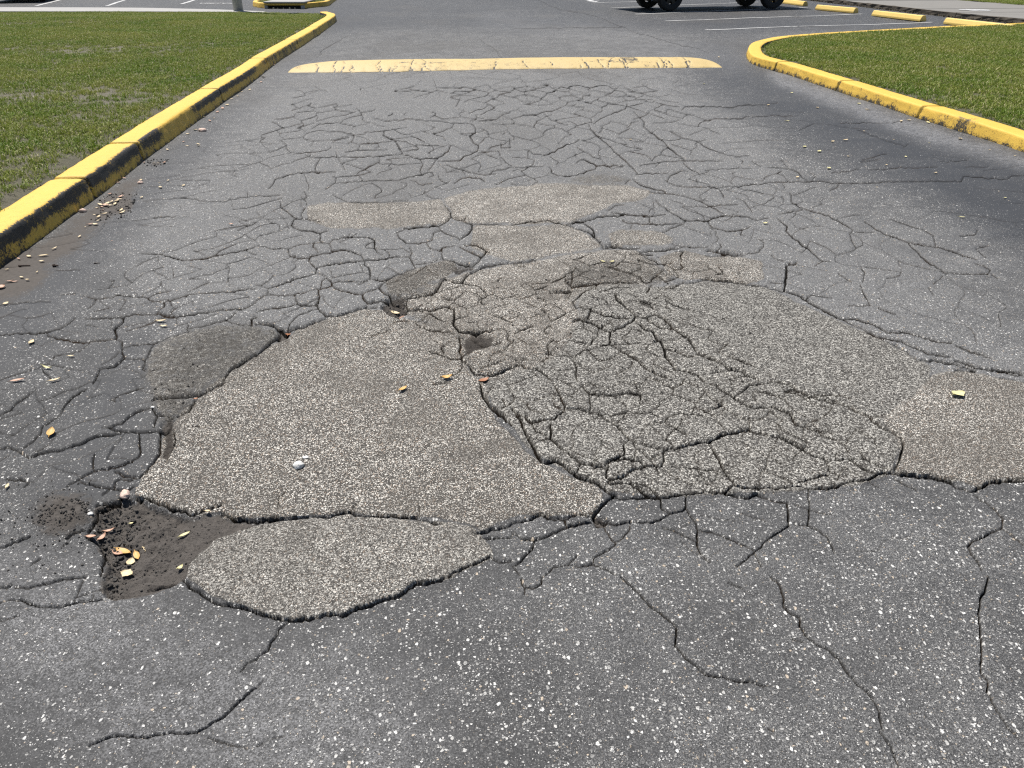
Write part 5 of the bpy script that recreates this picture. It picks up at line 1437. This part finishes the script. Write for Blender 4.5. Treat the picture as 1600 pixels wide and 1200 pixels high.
def body_mesh(outline, halfw, tumble, z_belt):
    """side outline (x,z) closed; the sides lean in above the belt line"""
    bm = bmesh.new()
    L_, R_ = [], []
    for x, z in outline:
        k = halfw - max(0, z - z_belt) * tumble - max(0, 0.55 - z) * 0.10
        L_.append(bm.verts.new((x, k, z))); R_.append(bm.verts.new((x, -k, z)))
    n = len(outline)
    for i in range(n): bm.faces.new((L_[i], L_[(i + 1) % n], R_[(i + 1) % n], R_[i]))
    bm.faces.new(L_[::-1]); bm.faces.new(R_)
    bmesh.ops.recalc_face_normals(bm, faces=bm.faces[:])
    es = [e for e in bm.edges if len(e.link_faces) == 2 and e.calc_face_angle(0) > 0.5]
    bmesh.ops.bevel(bm, geom=es, offset=0.03, segments=2, affect='EDGES', clamp_overlap=True)
    bmesh.ops.triangulate(bm, faces=[f for f in bm.faces if len(f.verts) > 4])
    return bm
def arch(cx, r, z0, n=9):
    a0 = math.asin(min(1, z0 / r)) if z0 < r else 0
    return [(cx + r * math.cos(a), r * math.sin(a) + 0.0) for a in np.linspace(a0, math.pi - a0, n)]
def pane(name, pts, mat, parent, t=0.012):
    bm = bmesh.new()
    f = bm.faces.new([bm.verts.new(p) for p in pts])
    r_ = bmesh.ops.extrude_face_region(bm, geom=[f])
    f.normal_update()
    nrm_ = f.normal.copy()
    bmesh.ops.translate(bm, verts=[v for v in r_['geom'] if isinstance(v, bmesh.types.BMVert)], vec=nrm_ * t)
    bmesh.ops.recalc_face_normals(bm, faces=bm.faces[:])
    return mesh_obj(name, bm_mesh(name, bm, mat), None, parent)
def boxpart(name, c, s, mat, parent, bevel=0.015):
    bm = bmesh.new(); bm_box(bm, c, s, 0, bevel, 2)
    return mesh_obj(name, bm_mesh(name, bm, mat, False), None, parent)

def pickup_truck():
    rear = Vector(ground(1045, 17.2)); front = Vector(ground(1193, 11.9))
    yaw = R(17); WB = 3.62; TR = 1.56
    t = Vector((math.cos(yaw), math.sin(yaw))); front = rear + t * WB; left = Vector((-t.y, t.x))
    mid_ = (front + rear) / 2 + left * (TR / 2)
    o = empty('pickup_truck', (mid_.x, mid_.y, 0.0), 'high black pickup truck parked nose in to a wheel stop', 'pickup truck', rz=yaw)
    r = 0.41; xr, xf = -WB / 2, WB / 2; zb = 0.56
    out = [(xf + .92, zb + .05), (xf + .95, .95), (xf + .86, 1.16), (xf - .55, 1.24), (xf - 1.12, 1.86), (xf - 1.45, 1.92), (xr + .98, 1.90), (xr + .80, 1.30), (xr - 1.15, 1.28), (xr - 1.18, zb + .1), (xr - .6, zb)]
    out += [(xr - x, z + .41) for x, z in [(p[0], p[1] * 0.95) for p in arch(0, .53, .16)]]
    out += [(xr + .75, zb - .02), (xf - .75, zb - .02)]
    out += [(xf - x, z + .41) for x, z in [(p[0], p[1] * 0.95) for p in arch(0, .53, .16)]]
    out = out[::-1]
    mesh_obj('body', bm_mesh('body', body_mesh(out, 0.99, 0.24, 1.25), MAT['black_paint']), None, o)
    for sx in (xr, xf):
        for sy in (-1, 1): wheel(o, sx, sy * (TR / 2 - 0.02), r, 0.27, sy)
    for sy in (-1, 1):
        y = sy * 0.985
        pane('window', [(xf - .95, y * .99, 1.30), (xf - 1.28, y * .872, 1.80), (xf - 1.95, y * .868, 1.82), (xf - 1.95, y * .985, 1.30)][::(1 if sy < 0 else -1)], MAT['glass'], o, 0.02)
        pane('window', [(xf - 2.02, y * .985, 1.30), (xf - 2.02, y * .868, 1.82), (xr + 1.05, y * .872, 1.80), (xr + .92, y * .985, 1.32)][::(1 if sy < 0 else -1)], MAT['glass'], o, 0.02)
        boxpart('running_board', (0.1, sy * 0.93, 0.40), (1.9, 0.16, 0.055), MAT['black_plastic'], o)
        boxpart('headlight', (xf + .88, sy * 0.74, 1.02), (0.14, 0.34, 0.17), MAT['lamp_clear'], o)
        boxpart('tail_light', (xr - 1.15, sy * 0.88, 1.06), (0.10, 0.16, 0.34), MAT['lamp_red'], o)
        boxpart('mirror', (xf - .95, sy * 1.10, 1.32), (0.12, 0.22, 0.18), MAT['black_plastic'], o, 0.03)
        boxpart('door_handle', (xf - 1.8, sy * 1.0, 1.12), (0.16, 0.04, 0.035), MAT['black_plastic'], o, 0.008)
        boxpart('mud_flap', (xr - .50, sy * 0.80, 0.45), (0.02, 0.28, 0.36), MAT['rubber'], o, 0.004)
    boxpart('windscreen', (xf - .86, 0, 1.55), (0.02, 1.42, 0.62), MAT['glass'], o, 0.004).rotation_euler = (0, 0, 0)
    boxpart('front_bumper', (xf + .95, 0, 0.62), (0.16, 1.86, 0.26), MAT['black_plastic'], o, 0.04)
    boxpart('rear_bumper', (xr - 1.22, 0, 0.62), (0.18, 1.84, 0.2), MAT['black_plastic'], o, 0.04)
    boxpart('grille', (xf + .955, 0, 0.98), (0.05, 1.1, 0.3), MAT['black_plastic'], o, 0.01)
    for sy in (-1, 1): boxpart('frame_rail', (-0.1, sy * 0.42, 0.50), (4.6, 0.09, 0.16), MAT['black_plastic'], o, 0.01)
    boxpart('rear_axle', (xr, 0, r), (0.11, 1.5, 0.11), MAT['black_plastic'], o, 0.03)
    boxpart('differential', (xr, 0.05, r - .02), (0.30, 0.30, 0.27), MAT['black_plastic'], o, 0.09)
    boxpart('front_axle', (xf, 0, r - .04), (0.10, 1.5, 0.10), MAT['black_plastic'], o, 0.03)
    boxpart('gearbox', (xf - 1.2, 0, 0.42), (0.9, 0.36, 0.26), MAT['black_plastic'], o, 0.06)
    boxpart('crossmember', (-0.35, 0, 0.36), (0.50, 1.0, 0.12), MAT['black_plastic'], o, 0.02)
    boxpart('fuel_tank', (-0.55, 0.25, 0.46), (1.0, 0.5, 0.22), MAT['black_plastic'], o, 0.05)
pickup_truck()

def parked_car():
    o = empty('parked_car', (-18.55, 32.95, 0.0), 'dark car standing in the bay at the far left corner', 'car', rz=math.atan2(3.84, -1.15))
    r = 0.32; xr, xf = -1.33, 1.37; zb = 0.26
    out = [(xf + .88, zb + .05), (xf + .92, .55), (xf + .80, .72), (xf - .35, .92), (xf - 1.05, 1.36), (xf - 1.5, 1.44), (xr + .75, 1.42), (xr - .25, 1.02), (xr - .85, .98), (xr - .95, .60), (xr - .90, zb + .08), (xr - .5, zb)]
    out += [(xr - x, z + .32) for x, z in [(p[0], p[1] * 0.95) for p in arch(0, .39, .06)]]
    out += [(xr + .5, zb - .04), (xf - .5, zb - .04)]
    out += [(xf - x, z + .32) for x, z in [(p[0], p[1] * 0.95) for p in arch(0, .39, .06)]]
    mesh_obj('body', bm_mesh('body', body_mesh(out[::-1], 0.90, 0.34, .9), MAT['black_paint']), None, o)
    for sx in (xr, xf):
        for sy in (-1, 1): wheel(o, sx, sy * 0.78, r, 0.21, sy)
    for sy in (-1, 1):
        y = sy * 0.895
        pane('window', [(xf - .55, y * .985, .94), (xf - 1.12, y * .84, 1.32), (xf - 1.6, y * .825, 1.36), (xf - 1.6, y * .985, .95)][::(1 if sy < 0 else -1)], MAT['glass'], o, 0.02)
        pane('window', [(xf - 1.66, y * .985, .95), (xf - 1.66, y * .825, 1.36), (xr + .72, y * .83, 1.34), (xr + .15, y * .97, 1.0)][::(1 if sy < 0 else -1)], MAT['glass'], o, 0.02)
        boxpart('headlight', (xf + .84, sy * 0.66, .62), (0.16, 0.30, 0.12), MAT['lamp_clear'], o)
        boxpart('tail_light', (xr - .90, sy * 0.68, .76), (0.10, 0.34, 0.13), MAT['lamp_red'], o)
        boxpart('mirror', (xf - .55, sy * 0.98, .98), (0.10, 0.18, 0.12), MAT['black_plastic'], o, 0.03)
    boxpart('front_bumper', (xf + .88, 0, .40), (0.12, 1.6, 0.2), MAT['black_plastic'], o, 0.04)
    boxpart('rear_bumper', (xr - .92, 0, .42), (0.12, 1.6, 0.22), MAT['black_plastic'], o, 0.04)
    boxpart('underbody', (0, 0, .25), (3.4, 1.3, 0.12), MAT['black_plastic'], o, 0.03)
parked_car()

# ------------------------------------------------------------------ fallen leaves, stones, twigs
def leaf_mesh(name, L, W, curl, mat, lobed=False, seed=0):
    rr = random.Random(seed)
    n = 9; V = []; F = []
    cols_ = (-1, -0.5, 0, 0.5, 1)
    for i in range(n + 1):
        t = i / n
        w = W / 2 * (math.sin(math.pi * min(1, t * 0.98 + 0.01)) ** 0.75) * (1.12 - 0.25 * t)
        if lobed: w *= 1 + 0.16 * math.sin(t * 15 + 1)
        for c_ in cols_:
            x = (t - 0.5) * L; y = c_ * w * (1 + rr.uniform(-.05, .05))
            z = curl * L * (2 * t - 1) ** 2 * 0.5 + abs(c_) * W * 0.12 + rr.uniform(-.012, .012) * W + 0.004
            V.append((x, y, z))
    k = len(cols_)
    for i in range(n):
        for j in range(k - 1): F.append((i * k + j, (i + 1) * k + j, (i + 1) * k + j + 1, i * k + j + 1))
    # stalk
    i0 = len(V); s_ = L * 0.16
    for t in (0, 1):
        x = -0.5 * L - s_ * t
        for a in range(3): V.append((x, 0.0012 * math.cos(a * 2.1), V[2][2] + 0.0012 * math.sin(a * 2.1)))
    for a in range(3): F.append((i0 + a, i0 + (a + 1) % 3, i0 + 3 + (a + 1) % 3, i0 + 3 + a))
    # thickness
    m = len(V)
    V += [(x, y, z - 0.0011) for x, y, z in V[:i0]]
    F2 = [tuple(v + m for v in f[::-1]) for f in F[:n * (k - 1)]]
    me = np_mesh(name, np.array(V), np.array([f for f in F + F2]), None, True, mat)
    return me
def place_leaf(px, py, len_px, ang_px, kind, label, group=None, wr=0.36, curl=0.12, lobed=False):
    """len_px and ang_px as read from the picture (angle counter-clockwise as seen)"""
    x, y = ground(px, py)
    a = R(ang_px); dx, dy = math.cos(a) * len_px / 2, -math.sin(a) * len_px / 2
    p = ground(px + dx, py + dy); q = ground(px - dx, py - dy)
    v = Vector((p[0] - q[0], p[1] - q[1])); L = min(0.062, max(0.009, v.length))
    me = leaf_mesh('fallen_leaf', L * 0.9, L * wr, curl, MAT[kind], lobed, int(px * 7 + py))
    o = mesh_obj('fallen_leaf', me)
    o.location = (x, y, road_z(x, y) + 0.004)
    o.rotation_euler = (random.uniform(-.12, .12), random.uniform(-.10, .10), math.atan2(v.y, v.x))
    put(o, label, 'leaf', group)
HOLE = 'dead leaves lying in the front pothole'
for a in [
    (188, 848, 27, -18, 'leaf_gold', 'big golden leaf lying in the middle of the front pothole', HOLE),
    (180, 851, 20, -24, 'leaf_pink', 'pinkish tan leaf half under the big golden leaf', HOLE),
    (210, 855, 15, -65, 'leaf_gold', 'short orange gold leaf touching the right tip of the big golden leaf', HOLE),
    (200, 866, 14, 70, 'leaf_cream', 'broad pale leaf just below the golden leaves in the pothole', HOLE, .62),
    (197, 890, 20, -18, 'leaf_cream', 'cream lobed leaf at the near end of the front pothole', HOLE, .62, .12, True),
    (287, 831, 22, 28, 'leaf_green', 'slim pale yellow leaf alone on the bare soil of the pothole', HOLE, .28, .05),
    (281, 885, 13, 38, 'leaf_green', 'small curled pale leaf at the rim of the nearest tan patch', HOLE, .5, .4),
    (157, 832, 19, 42, 'leaf_pink', 'curled tan leaf at the dark left side of the pothole', HOLE, .4, .3),
    (143, 840, 18, -3, 'leaf_pink', 'flat tan leaf at the left rim of the pothole', HOLE, .42),
    (168, 819, 22, 12, 'leaf_pink', 'thin twisted tan leaf behind the other pothole leaves', HOLE, .3, .3),
    (201, 805, 8, 10, 'leaf_green', 'tiny pale leaf scrap near the back wall of the pothole', HOLE, .5),
    (325, 800, 10, 5, 'leaf_cream', 'tiny cream leaf tucked under the edge of the large tan patch', HOLE, .4),
    (80, 678, 15, 68, 'leaf_gold', 'golden leaf lying alone on dark asphalt left of the patches', None, .42),
    (12, 762, 9, 58, 'leaf_cream', 'small pale leaf at the left border near the crumbled mound', None),
    (28, 595, 29, 8, 'leaf_pink', 'long pinkish brown leaf near the left border', None, .24, .05),
    (86, 596, 23, 14, 'leaf_cream', 'pale leaf right of the long pinkish brown leaf', None, .28),
    (112, 559, 12, -2, 'leaf_cream', 'slim pale leaf between cracks on the left lane', None, .3),
    (75, 577, 17, -8, 'leaf_green', 'thin crooked leaf on the crack left of the dark patch', None, .2, .4),
    (49, 535, 10, 48, 'leaf_cream', 'pale leaf standing on edge near the left border', None, .4),
    (252, 502, 18, 4, 'leaf_cream', 'upper one of two cream leaves lying close together', None, .3),
    (256, 510, 13, 2, 'leaf_cream', 'lower one of two cream leaves lying close together', None, .36),
    (10, 477, 10, 28, 'leaf_cream', 'small cream leaf at the left border above a crack', None, .5),
    (3, 452, 14, 20, 'leaf_pink', 'round pinkish leaf cut off by the left border', None, .8),
    (69, 402, 22, 1, 'leaf_cream', 'long cream leaf near the foot of the left kerb', None, .3, .04),
    (66, 411, 9, 0, 'leaf_cream', 'short cream leaf in front of the long one by the kerb', None, .5),
    (86, 391, 10, 24, 'leaf_cream', 'thin pale leaf behind the long cream leaf by the kerb', None, .3),
    (17, 442, 13, 6, 'leaf_pink', 'upper tan leaf of a pair at the left border', None, .3),
    (24, 443, 12, 10, 'leaf_pink', 'lower tan leaf of a pair at the left border', None, .25),
    (12, 424, 8, 12, 'leaf_cream', 'pale leaf under the near end of the left kerb', None, .4),
    (699, 595, 19, 6, 'leaf_gold', 'golden leaf beside the broken edge in the middle of the road', None, .5, .3),
    (756, 594, 19, 20, 'leaf_rust', 'reddish brown leaf in the dark gap right of the golden leaf', None, .45),
    (630, 613, 16, 30, 'leaf_gold', 'orange leaf lying alone on the large tan patch', None, .36),
    (1495, 622, 19, 15, 'leaf_green', 'pale yellow leaf alone on the smooth patch at the right', None, .75, .15, True),
    (307, 626, 8, 5, 'leaf_rust', 'small orange leaf at the edge of the dark patch', None, .5),
    (617, 484, 16, -10, 'leaf_cream', 'white cream leaf in the small middle hole', None, .4),
    (628, 493, 9, 50, 'leaf_pink', 'pinkish leaf scrap at the rim of the small middle hole', None, .5),
    (942, 412, 8, -12, 'leaf_green', 'left one of two pale chips on the flaking surface', None, .4),
    (956, 413, 8, 15, 'leaf_green', 'right one of two pale chips on the flaking surface', None, .4),
    (1502, 341, 12, -6, 'leaf_green', 'slim pale leaf alone on the dark right lane', None, .3),
    (1195, 352, 8, 10, 'leaf_green', 'tiny pale leaf right of the far cracked area', None, .4),
    (362, 353, 7, 0, 'leaf_pink', 'small pinkish leaf alone on grey asphalt left of the cracks', None, .6),
    (1230, 190, 8, 2, 'leaf_green', 'pale yellow scrap on the sealed strip by the right kerb', None, .4),
    (1321, 220, 8, 6, 'leaf_cream', 'cream scrap between the right kerb and the long crack', None, .5),
    (1355, 172, 8, -8, 'leaf_cream', 'cream scrap close to the foot of the right kerb', None, .5),
    (450, 514, 9, 65, 'leaf_rust', 'rust coloured leaf wedged in the wide crack behind the large patch', None, .5),
]:
    place_leaf(*a)
# small pale bits that nothing tells apart
PILE = [(152, 327), (160, 325), (168, 320), (175, 317), (166, 323), (172, 323), (180, 321), (189, 309), (192, 308), (162, 331), (164, 336), (155, 339), (150, 353), (141, 353), (190, 330), (192, 334), (155, 341), (148, 338), (154, 347), (187, 313), (183, 316), (158, 322)]
rb = random.Random(4)
for px, py in PILE:
    place_leaf(px, py, rb.uniform(4, 11), rb.uniform(-10, 40), rb.choice(['leaf_cream', 'leaf_cream', 'leaf_pink']), 'small dry cream leaf of the heap beside the left kerb', 'heap of dry leaves beside the left kerb', rb.uniform(.25, .5), .12)
BITS = [(226, 256), (241, 256), (247, 257), (262, 236), (257, 256), (293, 230), (287, 223), (310, 227), (289, 198), (306, 204), (250, 287), (263, 283), (251, 294), (287, 291), (221, 283), (186, 287), (222, 310), (172, 305), (195, 280), (294, 211), (311, 229),
        (335, 186), (328, 190), (355, 165), (362, 155), (372, 151), (378, 143), (390, 140), (408, 128), (411, 120), (428, 103), (340, 176), (348, 170), (274, 211), (320, 184), (125, 372), (134, 357), (59, 428), (46, 403), (30, 407), (35, 437), (44, 441), (176, 379)]
for px, py in BITS:
    place_leaf(px, py, rb.uniform(3, 6.5), rb.uniform(-30, 40), rb.choice(['leaf_cream', 'leaf_cream', 'leaf_pink']), 'tiny pale leaf bit scattered on the road along the left kerb', 'pale leaf bits along the left kerb', rb.uniform(.3, .55), .08)
BITS2 = [(1277, 169), (1350, 205), (1301, 222), (1257, 230), (1280, 237), (1415, 246), (1396, 219), (1452, 224), (1462, 271), (1295, 263), (1370, 294), (1246, 277), (1408, 189), (1420, 188), (1450, 192), (1342, 163), (1500, 218), (1585, 246), (1237, 146), (1301, 131), (1302, 140), (1100, 131), (1123, 90), (1315, 139), (1430, 182), (1546, 236), (1560, 300), (1570, 310), (1385, 258), (1325, 245), (985, 220), (1200, 166)]
for px, py in BITS2:
    place_leaf(px, py, rb.uniform(2.5, 4.8), rb.uniform(-30, 40), rb.choice(['leaf_cream', 'leaf_green']), 'tiny pale bit scattered on the dark right lane', 'pale bits on the right lane', rb.uniform(.35, .6), .06)

def stone(px, py, r, flat, mat, label, seed, name='stone', cat='stone', stretch=1.2, rz=0.0, group=None):
    bm = bmesh.new(); bmesh.ops.create_icosphere(bm, subdivisions=3, radius=1.0)
    for v in bm.verts:
        n_ = float(fbm(np.array([v.co.x * 1.6 + seed]), np.array([v.co.y * 1.6 + v.co.z * 2.1]), seed, 3)[0]) - 0.5
        v.co *= 1 + n_ * 0.7
        v.co.x *= r * stretch; v.co.y *= r; v.co.z *= r * flat
    me = bm_mesh(name, bm, MAT[mat], True)
    o = mesh_obj(name, me); x, y = ground(px, py)
    o.location = (x, y, road_z(x, y) + r * flat * 0.45); o.rotation_euler = (0, 0, rz)
    put(o, label, cat, group)
stone(466, 730, 0.0165, .75, 'stone_white', 'white stone lying on the large tan patch', 3, rz=.5)
stone(316, 205, 0.034, .62, 'stone_pink', 'pinkish stone lying on the road by the left kerb', 5, rz=.2)
stone(195, 772, 0.0135, .75, 'stone_pink', 'pinkish oval nut on the back rim of the front pothole', 8, 'acorn', 'acorn', 1.5, -1.2)
stone(305, 204, 0.010, .7, 'stone_white', 'tiny white pebble left of the pinkish stone', 9)
stone(220, 287, 0.018, .7, 'stone_pink', 'small tan pebble on the road between kerb and far cracks', 11)
stone(130, 332, 0.020, .8, 'stone_pink', 'tan pebble touching the foot of the left kerb', 13)
stone(478, 716, 0.0085, .4, 'stone_white', 'crushed white fragment just behind the white stone', 15)
stone(239, 637, 0.006, .7, 'stone_white', 'white pebble at the near end of the dark patch', 17)
stone(141, 803, 0.0075, .7, 'stone_white', 'white pebble on the left rim of the front pothole', 19)
def twig(px, py, lpx, ang, label, r=0.004, mat='twig'):
    x, y = ground(px, py); a = R(ang)
    p = Vector(ground(px + math.cos(a) * lpx / 2, py - math.sin(a) * lpx / 2)); q = Vector(ground(px - math.cos(a) * lpx / 2, py + math.sin(a) * lpx / 2))
    n = 6; bm = bmesh.new(); rings = []
    for k in range(n + 1):
        t = k / n; c_ = q.lerp(p, t); rr = r * (1.1 - 0.6 * t)
        c_ = c_ + Vector((random.gauss(0, r * .6), random.gauss(0, r * .6)))
        zz = road_z(c_.x, c_.y) + r * 1.1
        dv_ = (p - q).normalized(); nv = Vector((-dv_.y, dv_.x))
        rings.append([bm.verts.new((c_.x + nv.x * rr * math.cos(b_) , c_.y + nv.y * rr * math.cos(b_), zz + rr * math.sin(b_))) for b_ in np.linspace(0, 2 * math.pi, 6, endpoint=False)])
    for A, B in zip(rings[:-1], rings[1:]):
        for k in range(6): bm.faces.new((A[k], A[(k + 1) % 6], B[(k + 1) % 6], B[k]))
    bm.faces.new(rings[0][::-1]); bm.faces.new(rings[-1])
    bmesh.ops.recalc_face_normals(bm, faces=bm.faces[:])
    put(mesh_obj('twig', bm_mesh('twig', bm, MAT[mat], True)), label, 'twig')
twig(37, 418, 20, 4, 'dark brown twig lying by the near end of the left kerb', 0.006)
twig(88, 418, 8, 3, 'short black twig right of the brown one', 0.007)
twig(222, 847, 9, -62, 'thin whitish twig standing in the pothole beside the golden leaves', 0.0018, 'leaf_cream')
twig(152, 413, 9, 2, 'small dark twig on the left lane', 0.003)

# crumbs of broken asphalt: in the pothole, on the mound, in the small holes
zones = [('60,795 110,780 140,785 130,815 90,828 60,820', 160, .0012, .0050), ('10,800 60,770 120,758 170,765 170,800 150,845 100,860 20,850', 150, .0010, .0045), ('150,790 200,776 222,800 200,850 190,880 190,928 165,932 160,880 150,830', 520, .0012, .0066), ('205,782 262,796 300,850 262,880 220,928 185,925 200,850', 190, .0010, .0040), ('230,800 345,806 420,814 330,845 280,900 220,925', 110, .0010, .0032),
         ('-20,740 180,740 170,900 -20,900', 120, .0014, .0045), ('600,470 632,468 637,490 606,496', 40, .003, .009), ('225,575 262,560 330,520 290,640 240,640', 120, .0015, .004), ('690,440 1180,400 1180,640 780,620', 420, .0018, .005), ('160,305 215,300 205,340 140,350', 160, .003, .008), ('225,250 265,250 262,262 225,262', 60, .003, .008)]
ico = bmesh.new(); bmesh.ops.create_icosphere(ico, subdivisions=1, radius=1.0)
iv = np.array([v.co[:] for v in ico.verts]); ifc = np.array([[v.index for v in f.verts] for f in ico.faces]); ico.free()
CV, CF = [], []; n0 = 0
for zs, cnt_, r0, r1 in zones:
    P = poly(zs); pa = np.array(P); k = 0
    while k < cnt_:
        q = pa.min(0) + rng.random(2) * (pa.max(0) - pa.min(0))
        if not inside(np.array([q[0]]), np.array([q[1]]), P)[0]: continue
        k += 1
        x, y = ground(*q); r = r0 + (r1 - r0) * rng.random() ** 2.6
        sc = r * (1 + rng.uniform(-.35, .35, 3))
        v = iv * (1 + rng.uniform(-.25, .25, (len(iv), 1))) * sc
        a = rng.uniform(0, 6.28); ca, sa = math.cos(a), math.sin(a)
        v = np.c_[v[:, 0] * ca - v[:, 1] * sa + x, v[:, 0] * sa + v[:, 1] * ca + y, v[:, 2] + road_z(x, y) + r * 0.45]
        CV.append(v); CF.append(ifc + n0); n0 += len(iv)
put(mesh_obj('asphalt_crumbs', np_mesh('asphalt_crumbs', np.vstack(CV), np.vstack(CF), None, False, MAT['crumb'])), 'loose dark crumbs of broken asphalt in and around the potholes', kind='stuff')
